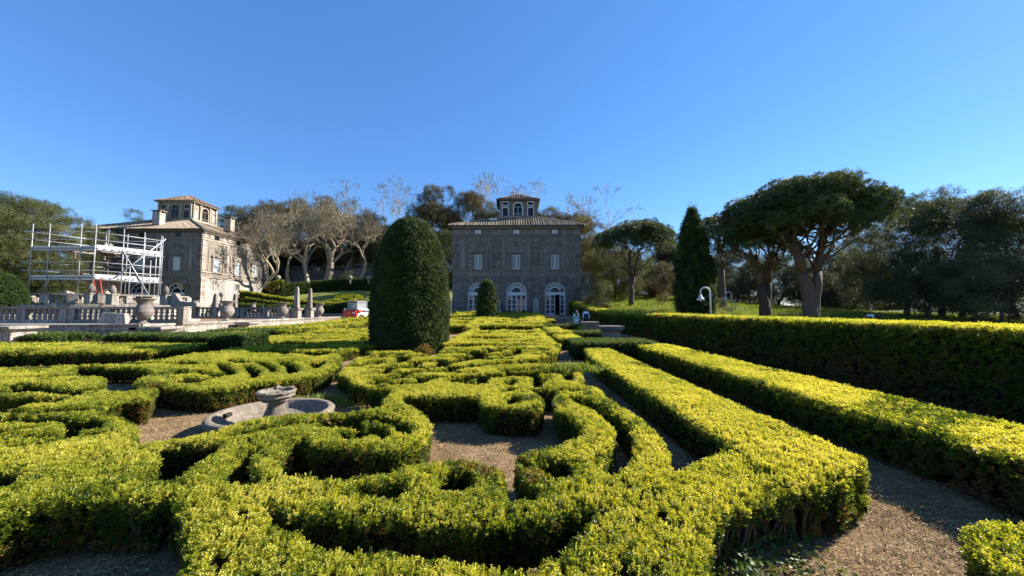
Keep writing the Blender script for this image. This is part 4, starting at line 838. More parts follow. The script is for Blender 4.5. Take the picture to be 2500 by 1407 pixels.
# ---------------- figures
def skin_body(name,joints,edges,radii,mat,parent=None,sub=1,root=0):
    me=bpy.data.meshes.new(name); me.from_pydata(joints,edges,[]); o=bpy.data.objects.new(name,me); COL.objects.link(o)
    if parent: o.parent=parent
    sk=o.modifiers.new('skin','SKIN'); sk.use_smooth_shade=True; lay=me.skin_vertices[0] if me.skin_vertices else None
    if lay is None:
        bm=bmesh.new(); bm.from_mesh(me); bm.verts.layers.skin.verify(); bm.to_mesh(me); bm.free(); lay=me.skin_vertices[0]
    for i,r in enumerate(radii): lay.data[i].radius=(r if hasattr(r,'__len__') else (r,r)); lay.data[i].use_root=(i==root)
    ss=o.modifiers.new('subdiv','SUBSURF'); ss.levels=sub; ss.render_levels=sub; me.materials.append(mat); return o
def figure(root,J,mats,hair=None,h=1.7,nude=False):
    """J: dict of joints; builds one continuous skin body plus clothing shells"""
    order=['pelvis','waist','chest','neckb','neck','head','crown','shL','elL','wrL','haL','shR','elR','wrR','haR','hipL','knL','anL','toL','hipR','knR','anR','toR']
    rad={'pelvis':.13,'waist':.115,'chest':(.15,.11),'neckb':.07,'neck':.052,'head':.092,'crown':.07,'sh':.058,'el':.042,'wr':.03,'ha':.034,'hip':.088,'kn':.057,'an':.038,'to':.034}
    E=[('pelvis','waist'),('waist','chest'),('chest','neckb'),('neckb','neck'),('neck','head'),('head','crown'),('chest','shL'),('shL','elL'),('elL','wrL'),('wrL','haL'),('chest','shR'),('shR','elR'),('elR','wrR'),('wrR','haR'),('pelvis','hipL'),('hipL','knL'),('knL','anL'),('anL','toL'),('pelvis','hipR'),('hipR','knR'),('knR','anR'),('anR','toR')]
    idx={k:i for i,k in enumerate(order)}; f=lambda k:rad.get(k) or rad[k[:-1]]
    body=skin_body('body',[J[k] for k in order],[(idx[a],idx[b]) for a,b in E],[f(k) for k in order],mats[0],root,2)
    # fingers and thumb
    for s in ('L','R'):
        a=Vector(J['wr'+s]);b=Vector(J['ha'+s]); d=(b-a).normalized(); sd=d.cross(Vector((0,1,0))); sd=sd.normalized() if sd.length>.1 else Vector((1,0,0)); mb=MB()
        for k in range(4):
            st=b+sd*(k-1.5)*.017; L=(.07,.082,.078,.06)[k]; mb.tube([st,st+d*L*.5,st+d*L*.85+Vector((0,-.015,0))],[.009,.008,.006],5)
        st=a.lerp(b,.5)+sd*.03; mb.tube([st,st+sd*.025+d*.03,st+sd*.03+d*.055],[.011,.009,.007],5)
        mb.build('fingers',mats[0],root,smooth=True)
    def shell(name,keys,extra,mat):
        es=[(a,b) for a,b in E if a in keys and b in keys]; ks=[k for k in order if k in keys]; ix={k:i for i,k in enumerate(ks)}
        rr=[tuple(np.array(f(k))*np.ones(2)*extra.get(k,1.22)+.004) for k in ks]; return skin_body(name,[J[k] for k in ks],[(ix[a],ix[b]) for a,b in es],rr,mat,root,2)
    return body,shell
def stand_pose(h=1.7,swing=.1,arm=.06):
    s=h/1.7; v=lambda x,y,z:(x*s,y*s,z*s)
    return dict(pelvis=v(0,0,.93),waist=v(0,.0,1.1),chest=v(0,0,1.30),neckb=v(0,0,1.43),neck=v(0,.005,1.49),head=v(0,.015,1.58),crown=v(0,.01,1.66),
     shL=v(-.17,0,1.39),elL=v(-.23,-arm*.6,1.12),wrL=v(-.235,arm,.88),haL=v(-.235,arm+.02,.80),shR=v(.17,0,1.39),elR=v(.23,-arm*.6,1.12),wrR=v(.235,-arm*.2,.88),haR=v(.235,-arm*.2,.80),
     hipL=v(-.09,0,.86),knL=v(-.1,swing*.6,.48),anL=v(-.1,swing,.08),toL=v(-.11,swing+.15,.04),hipR=v(.09,0,.86),knR=v(.1,-swing*.1,.48),anR=v(.1,-swing,.09),toR=v(.11,-swing+.14,.04))
def sit_pose(h=1.7,lean=.1):
    s=h/1.7; v=lambda x,y,z:(x*s,y*s,z*s)
    return dict(pelvis=v(0,0,.14),waist=v(0,-.03,.32),chest=v(0,-.06+lean,.52),neckb=v(0,-.06+lean*1.4,.65),neck=v(0,-.05+lean*1.5,.70),head=v(0,-.03+lean*1.7,.79),crown=v(0,-.03+lean*1.7,.87),
     shL=v(-.17,-.05+lean,.6),elL=v(-.26,.12,.42),wrL=v(-.15,.32,.42),haL=v(-.1,.38,.42),shR=v(.17,-.05+lean,.6),elR=v(.26,.12,.42),wrR=v(.15,.32,.42),haR=v(.1,.38,.42),
     hipL=v(-.1,.05,.13),knL=v(-.14,.42,.46),anL=v(-.12,.55,.08),toL=v(-.12,.7,.04),hipR=v(.1,.05,.13),knR=v(.14,.42,.46),anR=v(.12,.55,.08),toR=v(.12,.7,.04))
def face(root,J,long=False):
    hx,hy,hz=J['head']; mb=MB(); mb.tube([(hx,hy+.09,hz+.02),(hx,hy+.115,hz-.01)],[.010,.016],5); mb.build('nose',M['skin'],root,smooth=True)
    for s in (-1,1):
        MB().lathe([(.002,-.01),(.011,-.006),(.014,0),(.011,.006),(.002,.01)],8).build('eye',M['wcloth'],root,loc=(hx+s*.034,hy+.082,hz+.03)); MB().box((hx+s*.094,hy,hz+.01),(.018,.03,.055)).build('ear',M['skin'],root)
    MB().box((hx,hy+.09,hz-.035),(.05,.012,.012)).build('mouth',M['redtube'],root)
    hair=MB().lathe([(.10,-.03),(.113,.02),(.112,.06),(.09,.105),(.05,.13),(.004,.137)],12); o=hair.build('hair',M['hair'],root,smooth=True,loc=(hx,hy-.018,hz))
    if long: MB().tube([(hx,hy-.07,hz+.05),(hx,hy-.1,hz-.08),(hx,hy-.13,hz-.24),(hx,hy-.13,hz-.36)],[.08,.095,.085,.03],8).build('long_hair',M['hair'],root,smooth=True)
def person(loc,rz,lab,pose,top,bottom,sleeves=True,long=False,vest=None):
    root=empty('person',loc,lab,'person',rz=rz); body,shell=figure(root,pose,(M['skin'],))
    shell('trousers',['pelvis','hipL','knL','anL','hipR','knR','anR'],{'anL':1.5,'anR':1.5,'pelvis':1.15},bottom)
    ks=['waist','chest','neckb','shL','elL','shR','elR','pelvis']+(['wrL','wrR'] if sleeves else [])
    shell('top',ks,{'pelvis':1.26,'waist':1.25,'neckb':1.05},top)
    if vest: shell('vest',['pelvis','waist','chest','neckb','shL','shR'],{'pelvis':1.32,'waist':1.36,'chest':1.36,'neckb':1.25,'shL':1.15,'shR':1.15},vest)
    mb=MB()
    for s in 'LR':
        a=Vector(pose['an'+s]); b=Vector(pose['to'+s]); mb.tube([a+(a-b).normalized()*.05-Vector((0,0,.03)),a-Vector((0,0,.02)),b],[.04,.048,.036],8)
    mb.build('shoes',M['black'],root,smooth=True); face(root,pose,long); return root
p=P(1407,800,30); g=float(gz(p.x,30)); person((p.x,30,g),0,'woman in pale aqua top and white trousers walking away beside the tall hedge',stand_pose(1.62,.13),M['aqua'],M['wcloth'],long=True)
p=P(1431,800,30.4); person((p.x,30.4,g),R_(3),'man in navy vest over white sleeves walking away beside the tall hedge',stand_pose(1.78,.12,.04),M['wcloth'],M['bcloth'],vest=M['navy'])
p=P(1219,768,51); person((p.x,51.,ZB-.05),R_(150),'seated person in dark and white clothes, left of two by the villa door',sit_pose(1.65,.2),M['wcloth'],M['bcloth'],vest=M['navy'])
p=P(1231,768,51); person((p.x,51.,ZB-.05),R_(190),'seated person in plain dark clothes, right of two by the villa door',sit_pose(1.75,.1),M['bcloth'],M['bcloth'])
p=P(2125,776,34); person((p.x,34,float(gz(p.x,34))),R_(120),'person in pale clothes sitting on the lawn under the dark trees at right',sit_pose(1.7,.05),M['wcloth'],M['bcloth'])
p=P(2137,778,34); person((p.x,34,float(gz(p.x,34))),R_(220),'person in dark clothes sitting on the lawn next to one in pale clothes',sit_pose(1.5,.2),M['bcloth'],M['navy'])
# ---------------- stone figures of the fountain
fg=empty('fountain_statue_group',(-37.6,33.6,2.0),'brown stone fountain group of young men lifting mounts and a star inside the scaffolding','statue')
MB().lathe([(1.6,0),(1.6,.5),(1.3,.6),(1.0,.9),(1.0,2.1),(1.25,2.25),(1.25,2.4)],16).build('pedestal',M['statue'],fg)
for k in range(4):
    a=R_(45+90*k); J=stand_pose(2.1,.18); s=2.1/1.7
    for q,sg in (('L',-1),('R',1)):
        J['sh'+q]=(sg*.19*s,0,1.41*s); J['el'+q]=(sg*.33*s,-.10*s,1.60*s); J['wr'+q]=(sg*.20*s,-.26*s,1.82*s); J['ha'+q]=(sg*.16*s,-.30*s,1.90*s)
    st=bpy.data.objects.new('figure',None); COL.objects.link(st); st.parent=fg; st.location=(1.0*math.cos(a),1.0*math.sin(a),2.4); st.rotation_euler=(0,0,a-math.pi/2)
    body,shell=figure(st,J,(M['statue'],))
MB().lathe([(.35,4.6),(.6,4.75),(.45,5.0),(.3,5.2)],12).build('crown_of_mounts',M['statue'],fg,smooth=True)
for k in range(4):
    a=R_(90*k); MB().lathe([(.24,0),(.22,.3),(.12,.55),(.03,.6)],10).build('mount',M['pool'],fg,smooth=True,loc=(.2*math.cos(a),.2*math.sin(a),5.15))
MB().tube([(0,0,5.5),(0,0,7.1)],.03,5).tube([(0,0,6.65),(.22,0,6.95)],.025,4).tube([(0,0,6.65),(-.22,0,6.95)],.025,4).build('star',M['steel'],fg)
for k in range(3):
    a=R_(-150+55*k); l=MB(); l.tube([(0,0,0),(.5,0,.4),(.9,0,.75)],[.35,.42,.3],8).tube([(.95,0,.8),(1.2,0,1.0)],[.25,.14],8); l.build('lion',M['wtrim'],fg,smooth=True,loc=(1.6*math.cos(a),1.6*math.sin(a),.2),rot=(0,0,a))
# ---------------- red and white skid steer loader
def loader():
    p=P(875,790,37.5); z0=float(gz(p.x,37.5)); r=empty('skid_steer_loader',(p.x,37.5,z0+.02),'red and white compact loader with grey cab and orange beacon beside the big yew','loader',None,R_(-14))
    MB().box((0,0,.75),(1.45,2.3,.62)).build('body',M['mwhite'],r)
    b=MB(); b.box((0,-1.22,.72),(1.5,.22,.78)).box((0,-1.2,1.16),(1.5,.5,.1)).build('rear_door',M['red'],r)
    MB().add
    t=MB(); t.add([(-.25,-1.345,.85),(.12,-1.345,.85),(-.065,-1.345,1.12),(-.25,-1.36,.85),(.12,-1.36,.85),(-.065,-1.36,1.12)],[(0,2,1),(3,4,5),(0,1,4,3),(1,2,5,4),(2,0,3,5)]); t.build('warning_triangle',M['orange'],r,fix=True)
    for q in range(5): MB().box((.0,-1.34,.42+q*.045),(.8,.03,.02)).build('grille_slat',M['black'],r)
    MB().box((.45,-1.345,1.0),(.3,.03,.12)).build('plate',M['mwhite'],r)
    for s in (-1,1):
        for y in (-.62,.62):
            w_=MB().lathe([(.2,-.14),(.38,-.14),(.42,-.08),(.42,.08),(.38,.14),(.2,.14)],16,rfun=lambda a,z,i:1+(.05*math.sin(16*a) if i in(2,3) else 0)).build('wheel',M['black'],r,loc=(s*.80,y,.42),rot=(0,math.pi/2,0)); MB().lathe([(.05,-.15),(.2,-.13),(.2,.13),(.05,.15)],12).build('rim',M['mwhite'],w_)
        arm=MB(); arm.tube([(s*.78,-1.1,1.35),(s*.78,.3,1.3),(s*.78,1.2,.95),(s*.78,1.6,.45)],[.1,.12,.1,.09],6); arm.build('lift_arm',M['mwhite'],r)
        MB().box((s*.86,-.9,1.15),(.1,.5,.2)).build('arm_stripe',M['red'],r)
        MB().box((s*.55,-1.35,.55),(.16,.03,.1)).build('tail_light',M['orange'],r)
    bk=MB(); bk.add([(-.8,1.5,.05),(.8,1.5,.05),(.8,2.2,.05),(-.8,2.2,.05),(-.8,1.5,.6),(.8,1.5,.6)],[(0,1,2,3),(0,4,5,1),(0,3,4),(1,5,2)]); bk.build('bucket',M['steel'],r)
    cab=MB(); c=[(-.5,-.95),(.5,-.95),(.5,.55),(-.5,.55)]
    for x,y in c: cab.box((x,y,1.55),(.09,.09,1.0))
    cab.box((0,-.2,2.08),(1.15,1.65,.1)).box((0,-.2,2.15),(.95,1.4,.06)); cabo=cab.build('cab',M['cab'],r)
    MB().box((0,-.97,1.62),(.86,.03,.66)).build('rear_window',M['cabglass'],cabo)
    for s in (-1,1): MB().box((s*.5,-.2,1.6),(.02,1.35,.74)).build('side_grille',M['cab'],cabo)
    MB().box((0,-1.0,1.22),(.95,.06,.16)).build('cab_lower_panel',M['black'],cabo)
    MB().lathe([(.07,0),(.07,.1),(.05,.16),(.01,.18)],10).build('beacon',M['orange'],cabo,loc=(-.1,-.5,2.19))
loader()
# ---------------- street lamps
def lamp(px,pb,ptop,D,lab,side=-1,paint='lampwhite'):
    p=P(px,pb,D); q=P(px,ptop,D); z0=float(gz(p.x,D)); o=empty('street_lamp',(p.x,D,z0),lab,'street lamp','white bell lamps on the lawn'); H=q.z-z0; r=.20*(1 if D<20 else 1.)
    pts=[(0,0,0),(0,0,H-r)]+[(-r+r*math.cos(a),0,H-r+r*math.sin(a)) for a in [math.pi*k/10 for k in range(1,11)]]+[(-2*r,0,H-r-.12)]
    MB().tube(pts,.032,8).build('pole',M[paint],o,smooth=True); MB().lathe([(.09,0),(.09,.5),(.06,.55)],10).build('pole_base',M['lampwhite'],o,smooth=True)
    MB().lathe([(.36,-.62),(.37,-.60),(.30,-.5),(.17,-.38),(.13,-.2),(.10,-.12),(.05,-.08)],18).build('lamp_shade',M[paint],o,smooth=True,loc=(-2*r,0,H-r-.05),sc=(.45,)*3)
    MB().lathe([(.02,-.72),(.09,-.7),(.1,-.6),(.08,-.5)],10).build('bulb_glass',M['wcloth'],o,smooth=True,loc=(-2*r,0,H-r-.05),sc=(.45,)*3)
lamp(1735,762,702,15.5,'white curved street lamp with bell shade in front of the tall cypress')
lamp(1787,762,713,26,'smaller curved street lamp right of the cypress, painted grey for the shade there',paint='steel')  # white lamp given steel grey, so its dimness in shade is in the colour
for px in (883,910):
    p=P(px,655,82); o=empty('thin_post',(p.x,82,p.z-1),'thin metal post on the hill, '+('left' if px<900 else 'right')+' of a pair near the big yew','post','thin posts on the hill'); q=P(px,627,82); MB().tube([(0,0,0),(0,0,q.z-p.z+1)],.06,6).build('shaft',M['steel'],o); MB().box((0,-.08,q.z-p.z+1),(.3,.4,.15)).build('head',M['steel'],o)
# ---------------- clipped hedges: plan drawn as shapes on a fine grid, leaves set over the whole clipped surface
def pip(X,Y,poly):
    """even-odd point in polygon"""
    p=np.asarray(poly,float); ins=np.zeros(X.shape,bool); n=len(p); j=n-1
    for i in range(n):
        xi,yi=p[i];xj,yj=p[j]
        if yi!=yj:
            c=((yi>Y)!=(yj>Y))&(X<(xj-xi)*(Y-yi)/(yj-yi)+xi); ins^=c
        j=i
    return ins
class Field:
    def __init__(s,x0,x1,y0,y1,res,warp=.018,wl=3.):
        s.x0,s.y0,s.res=x0,y0,res; s.nx=int((x1-x0)/res); s.ny=int((y1-y0)/res)
        s.xs=x0+(np.arange(s.nx)+.5)*res; s.ys=y0+(np.arange(s.ny)+.5)*res; X,Y=np.meshgrid(s.xs,s.ys); s.X,s.Y=X,Y
        s.WX=X+(fbm(X,Y,wl)-.5)*warp*2; s.WY=Y+(fbm(X+37,Y+11,wl)-.5)*warp*2
        s.H=np.zeros(X.shape,np.float32); s.ID=np.full(X.shape,-1,np.int16)
    def win(s,P,pad=.3):
        P=np.asarray(P,float); i0=max(0,int((P[:,0].min()-pad-s.x0)/s.res)); i1=min(s.nx,int((P[:,0].max()+pad-s.x0)/s.res)+1)
        j0=max(0,int((P[:,1].min()-pad-s.y0)/s.res)); j1=min(s.ny,int((P[:,1].max()+pad-s.y0)/s.res)+1); return slice(j0,max(j0,j1)),slice(i0,max(i0,i1))
    def poly(s,P,h,id_=None):
        w_=s.win(P); m=pip(s.WX[w_],s.WY[w_],P); s.H[w_]=np.where(m,h if h==0 else np.maximum(s.H[w_],h),s.H[w_])
        if id_ is not None: s.ID[w_]=np.where(m,id_,s.ID[w_])
        elif h==0: s.ID[w_]=np.where(m,-1,s.ID[w_])
    def strip(s,P,wd,h,id_=None):
        P=np.asarray(P,float); w_=s.win(P,wd); X=s.WX[w_];Y=s.WY[w_]; m=np.zeros(X.shape,bool)
        for a,b in zip(P[:-1],P[1:]):
            d=b-a; L=max(1e-9,(d**2).sum()); t=np.clip(((X-a[0])*d[0]+(Y-a[1])*d[1])/L,0,1)
            m|=((X-a[0]-t*d[0])**2+(Y-a[1]-t*d[1])**2)<(wd/2)**2
        s.H[w_]=np.where(m,0 if h==0 else np.maximum(s.H[w_],h),s.H[w_])
        if id_ is not None: s.ID[w_]=np.where(m,id_,s.ID[w_])
        elif h==0: s.ID[w_]=np.where(m,-1,s.ID[w_])
def blur(A,k):
    A=A.astype(np.float32)
    for _ in range(k):
        B=A.copy(); B[1:]+=A[:-1]; B[:-1]+=A[1:]; B[:,1:]+=A[:,:-1]; B[:,:-1]+=A[:,1:]; A=B/5
    return A
def leafspace(d,near=.036,k=.0068): return np.maximum(near,k*d)
def emit(F,things,seedk=1.,bare=None,near=.032,k=.0042,core=True,ground=gz,tmul=1.,erode=0):
    """leaves, inside and stems for each hedge id. things: id->(label, source, tintshift, group)"""
    res=F.res; H=F.H; ID=F.ID
    for _ in range(erode):
        o_=H>.02; e_=o_.copy(); e_[1:]&=o_[:-1]; e_[:-1]&=o_[1:]; e_[:,1:]&=o_[:,:-1]; e_[:,:-1]&=o_[:,1:]; H[~e_]=0; ID[~e_]=-1
    occ=H>.02; sm=blur(occ,4); gy,gx=np.gradient(blur(occ,3)); G=ground(F.X,F.Y)
    dist=np.sqrt(F.X**2+F.Y**2+1.4); sp=leafspace(dist,near,k)
    pts=[];nr=[];sc=[];tn=[];ids=[]
    # tops
    J,I=np.nonzero(occ); lam=res*res/sp[J,I]**2*1.0; c=rng.poisson(lam); J=np.repeat(J,c);I=np.repeat(I,c); n=len(J)
    x=F.X[J,I]+rng.uniform(-.5,.5,n)*res; y=F.Y[J,I]+rng.uniform(-.5,.5,n)*res; h=H[J,I]; s=sp[J,I]; edge=1-np.clip((sm[J,I]-.55)/.45,0,1)
    z=G[J,I]+h-.03*edge*(h>.3)-.45*s+(fbm(x,y,2.2)-.5)*.05+(fbm(x,y,9)-.5)*.03
    out=np.stack([-gx[J,I],-gy[J,I]],1); nx_=out*(edge*3.5)[:,None]
    pts.append(np.stack([x,y,z],1)); nr.append(np.stack([nx_[:,0],nx_[:,1],np.ones(n)],1)); sc.append(s/.034*rng.uniform(.8,1.25,n)); ids.append(ID[J,I])
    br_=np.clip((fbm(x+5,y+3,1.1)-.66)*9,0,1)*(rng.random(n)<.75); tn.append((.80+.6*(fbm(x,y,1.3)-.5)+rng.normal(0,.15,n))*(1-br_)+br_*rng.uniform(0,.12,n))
    # sides
    for dj,di in ((1,0),(-1,0),(0,1),(0,-1)):
        Hn=np.zeros_like(H); 
        if dj==1: Hn[:-1]=H[1:]; Hn[-1]=H[-1]
        elif dj==-1: Hn[1:]=H[:-1]; Hn[0]=H[0]
        elif di==1: Hn[:,:-1]=H[:,1:]; Hn[:,-1]=H[:,-1]
        else: Hn[:,1:]=H[:,:-1]; Hn[:,0]=H[:,0]
        drop=H-Hn; m=(drop>.05)&occ; J,I=np.nonzero(m); dp=drop[J,I]; lam=res*.78*dp/sp[J,I]**2*.95; c=rng.poisson(lam); J=np.repeat(J,c);I=np.repeat(I,c); n=len(J)
        h=H[J,I]; hb=Hn[J,I]; t=rng.random(n)
        zrel=np.maximum(hb,.05)+(h-np.maximum(hb,.05)-.02)*t**.85
        x=F.X[J,I]+di*res*.5+rng.uniform(-.5,.5,n)*res; y=F.Y[J,I]+dj*res*.5+rng.uniform(-.5,.5,n)*res
        g=np.stack([-gx[J,I],-gy[J,I]],1); g=g+np.array([di,dj])*.02; g/=np.linalg.norm(g,axis=1)[:,None]+1e-6
        push=(fbm(x*1+zrel*2.3,y-zrel*1.7,4)-.5)*.055-.7*sp[J,I]; low=np.clip(1-zrel/(.28*h+.02),0,1)
        push=push-.07*low*(h<1.)
        x=x+g[:,0]*push; y=y+g[:,1]*push
        keep=rng.random(n)>(.55*low*(fbm(x,y,1.1)>.42)*(h<1.))
        if bare is not None: keep&=~((rng.random(n)<bare(x,y,zrel,h)))
        x,y,zrel,g,J,I=x[keep],y[keep],zrel[keep],g[keep],J[keep],I[keep]; n=len(x)
        pts.append(np.stack([x,y,G[J,I]+zrel],1)); nr.append(np.stack([g[:,0],g[:,1],np.full(n,.22)],1)); sc.append(sp[J,I]/.034*rng.uniform(.8,1.2,n)); ids.append(ID[J,I])
        tn.append(.16+.34*np.clip(zrel/(H[J,I]+.01)*2.2-1.2,0,1)+.4*(fbm(x,y,1.7)-.5)+rng.normal(0,.15,n)-.28*np.clip(1-zrel/(H[J,I]*.5+.01),0,1)*(fbm(x+zrel,y,3)>.5))  # older green leaves; also darkened, lower down more, to paint the faces' shade
    pts=np.concatenate(pts);nr=np.concatenate(nr);sc=np.concatenate(sc);tn=np.concatenate(tn);ids=np.concatenate(ids)
    # keep what the viewer could see, with a margin for a step aside
    vis=(np.abs(np.arctan2(pts[:,0]+.2,pts[:,1]+1.6))<R_(62))
    total=0
    for id_,(lab,src,ts,grp) in things.items():
        m=(ids==id_)&vis
        if m.sum()<5: continue
        root=empty('box_hedge',(float(pts[m,0].mean()),float(pts[m,1].mean()),0),lab,'hedge',grp); cell=np.array(root.location)
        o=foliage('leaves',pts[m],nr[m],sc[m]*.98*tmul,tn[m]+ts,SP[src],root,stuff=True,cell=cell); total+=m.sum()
        # patches of bronzed leaves are in the tint; inside of the hedge:
        mm=(ID==id_); mm=mm&(blur(occ,2)>.93)
        if bare is not None: mm=mm&~((bare(F.X,F.Y,np.full(H.shape,.15),np.full(H.shape,.42))>.55)&(sm<.999))
        q=max(1,int(round(.09/res))); Hs=np.where(mm,H-.105,0)[::q,::q]; Xs=F.X[::q,::q];Ys=F.Y[::q,::q]; Gs=G[::q,::q]; r2=res*q/2
        J,I=np.nonzero(Hs>.1)
        if len(J) and core:
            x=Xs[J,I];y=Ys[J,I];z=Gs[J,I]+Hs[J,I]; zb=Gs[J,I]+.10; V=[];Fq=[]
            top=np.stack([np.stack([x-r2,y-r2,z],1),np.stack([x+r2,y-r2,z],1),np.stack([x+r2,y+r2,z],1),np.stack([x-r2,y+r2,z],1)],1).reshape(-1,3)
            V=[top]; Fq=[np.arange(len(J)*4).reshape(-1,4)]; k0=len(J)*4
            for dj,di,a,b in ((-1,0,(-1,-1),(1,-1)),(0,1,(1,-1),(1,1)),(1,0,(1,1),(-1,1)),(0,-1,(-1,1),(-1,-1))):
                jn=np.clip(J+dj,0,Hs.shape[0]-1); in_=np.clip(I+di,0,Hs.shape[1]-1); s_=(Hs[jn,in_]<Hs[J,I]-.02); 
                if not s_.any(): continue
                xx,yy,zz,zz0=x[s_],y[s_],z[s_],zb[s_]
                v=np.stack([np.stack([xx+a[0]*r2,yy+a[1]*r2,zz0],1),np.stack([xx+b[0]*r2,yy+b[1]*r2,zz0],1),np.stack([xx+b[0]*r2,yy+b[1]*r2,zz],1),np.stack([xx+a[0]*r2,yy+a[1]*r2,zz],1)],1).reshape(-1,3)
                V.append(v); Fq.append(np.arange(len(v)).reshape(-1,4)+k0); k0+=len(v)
            V=np.concatenate(V)-cell; c=link('dark_core',npmesh('dark_core',V,np.concatenate(Fq),M['core']),root); c['kind']='stuff'
        # bare woody stems at the foot, near the viewer only
        if id_ in STEMS:
            em=(ID==id_)&(sm<.93)&(sm>.55)&(dist<7.5); J,I=np.nonzero(em); nst=min(len(J),STEMS[id_]); wgt=.15+(bare(F.X[J,I],F.Y[J,I],.1,.42) if bare is not None else 0)*4; pk=rng.choice(len(J),nst,replace=False,p=wgt/wgt.sum()) if len(J) else []
            mb=MB(); rr=random.Random(5)
            for a in pk:
                x,y=F.X[J[a],I[a]],F.Y[J[a],I[a]]; h=H[J[a],I[a]]; p=Vector((x-cell[0]+gx[J[a],I[a]]*.3,y-cell[1]+gy[J[a],I[a]]*.3,0)); z=0; L=[p.copy()]
                for q in range(4): p=p+Vector((rr.gauss(0,.022),rr.gauss(0,.022),h*.2)); L.append(p.copy())
                mb.tube(L,[.013,.012,.010,.007,.004],4,False)
            if mb.v: s_=mb.build('stems',M['stem'],root,smooth=True); s_['kind']='stuff'
    return total
STEMS={}
# ---- near beds, 3 cm grid
N1=Field(-13.4,4.0,.75,14.0,.03)
# the solid masses first, then the gaps between the scrolls
nearH={'leftbed':.41,'central':.41,'front':.435,'island':.43,'blob':.50}
IDS={'leftbed':1,'central':2,'front':3,'island':4,'blob':5}
for kk in ('leftbed','central','front','island'): N1.poly(SOLID[kk],nearH[kk],IDS[kk])
scroll=[(-3.7,3.2),(-3.2,5.1),(-1.6,5.1),(-.9,4.6),(-.9,3.9),(-1.6,3.4),(-2.4,3.3)]
N1.ID[(N1.ID==3)&pip(N1.X,N1.Y,scroll)]=6
arcs=[(.35,6.4),(.35,5.0),(.75,4.2),(.35,3.5),(.1,3.1),(.9,2.75),(1.35,3.2),(2.2,3.6),(1.7,5.4),(.9,6.4)]
N1.ID[(N1.ID==3)&pip(N1.X,N1.Y,arcs)]=7
sw=[(-7,1.),(-2.6,1.),(-2.55,2.2),(-2.9,2.9),(-3.6,3.3),(-4.2,4.2),(-8,4.5)]
N1.ID[(N1.ID==3)&pip(N1.X,N1.Y,sw)]=8
N1.ID[(N1.ID==1)&pip(N1.X,N1.Y,[(-14,2),(-4.,2),(-4.3,5.6),(-5.4,6.6),(-7.2,8.2),(-14,9.4)])]=9
for hp in HOLES:
    N1.poly(hp,0); c_=np.mean(hp,0); dd=math.hypot(*c_); aa=np.ptp(np.array(hp),0).max()
    N1.strip(hp+[hp[0]],(.01+.0065*dd) if dd>3.2 else .005,0)
for wd,ln in GROOVES: N1.strip(ln,wd*1.6+.022*math.hypot(*ln[0]),0)
for ln,wd in (([(-9.5,7.0),(-8.0,7.3),(-6.4,7.6),(-5.6,7.3)],.2),([(-9,5.8),(-7.4,5.9),(-6.0,6.2)],.18),([(-7.2,4.7),(-5.6,4.85)],.15),([(-6.9,3.85),(-5.4,3.75),(-4.4,3.95)],.11),([(-10.5,8.6),(-8.5,8.9),(-7.2,8.7)],.22)): N1.strip(ln,wd,0)
for ln,wd in (([(-3.6,9.0),(-2.6,9.3),(-1.6,9.5),(-.4,9.9)],.22),([(-3.2,8.3),(-2.2,8.5),(-1.2,8.5)],.18),([(-3.9,10.0),(-3.2,10.3),(-2.4,10.4)],.25),([(-1.9,10.2),(-.8,10.6),(.2,10.8)],.26),([(-2.2,11.1),(-1.2,11.5),(-.2,11.5)],.30),([(-.9,12.1),(0,12.3),(.9,12.2)],.34),
 ([(-3.0,7.6),(-2.0,7.9),(-.9,7.8)],.16),([(-.6,8.9),(.2,9.2),(.6,9.2)],.2),([(-2.9,11.4),(-2.0,11.9)],.28),([(.1,11.4),(.9,11.6)],.3),([(-2.6,7.0),(-1.7,7.2)],.14)): N1.strip(ln,wd*1.35,0)
# borders, straight runs in the garden's own axes
N1.poly([(1.93,3.5),(2.9,3.1),(2.92,11.7),(2.1,11.7),(1.9,9.6)],.48,10)
N1.poly([(1.9,2.7),(2.75,3.0),(2.95,3.35),(2.0,3.7)],.47,10)
N1.poly([(2.13,1.35),(2.9,1.5),(3.3,2.0),(2.75,2.27),(2.45,2.17),(2.2,1.9)],.5,5)
N1.poly([(-14,10.6),(-10.7,10.9),(-10.5,12.0),(-11,13.3),(-14,13.6)],.47,11)
N1.strip([(-14,12.2),(-11.2,12.2)],.16,0)
# small bed shaded by the yew
N1.poly([(-9.7,12.1),(-5.5,11.7),(-5.0,13.9),(-9.3,13.95)],.38,12)
for ln,wd in (([(-9.2,12.5),(-8.2,12.6),(-7.9,12.9)],.22),([(-9.0,13.2),(-7.2,13.3),(-6.6,13.0)],.25),([(-7.6,12.5),(-6.4,12.45),(-5.8,12.6)],.25),([(-7.4,12.9),(-6.6,12.85)],.16),([(-6.3,13.4),(-5.5,13.3)],.22),([(-7.9,12.0),(-7.9,12.4)],.3)): N1.strip(ln,wd,0)
def bare(x,y,z,h):
    d=np.hypot((x-1.65)/.95,(y-2.45)/.55); b=.97*np.clip(1.5-d,0,1)*np.clip(1.9-z/(h*.52),0,1)
    d2=np.hypot((x+2.85)/1.1,(y-2.45)/.35); b2=.75*np.clip(1.2-d2,0,1)*np.clip(1.1-z/(h*.7),0,1)
    d3=np.hypot((x+3.0)/.7,(y-3.4)/.3); b3=.6*np.clip(1.2-d3,0,1)
    return np.clip(b+b2+b3,0,.92)
STEMS.update({3:640,8:260,10:160,9:80,6:90,7:60,5:40})
G1='low box hedges of the scroll pattern'
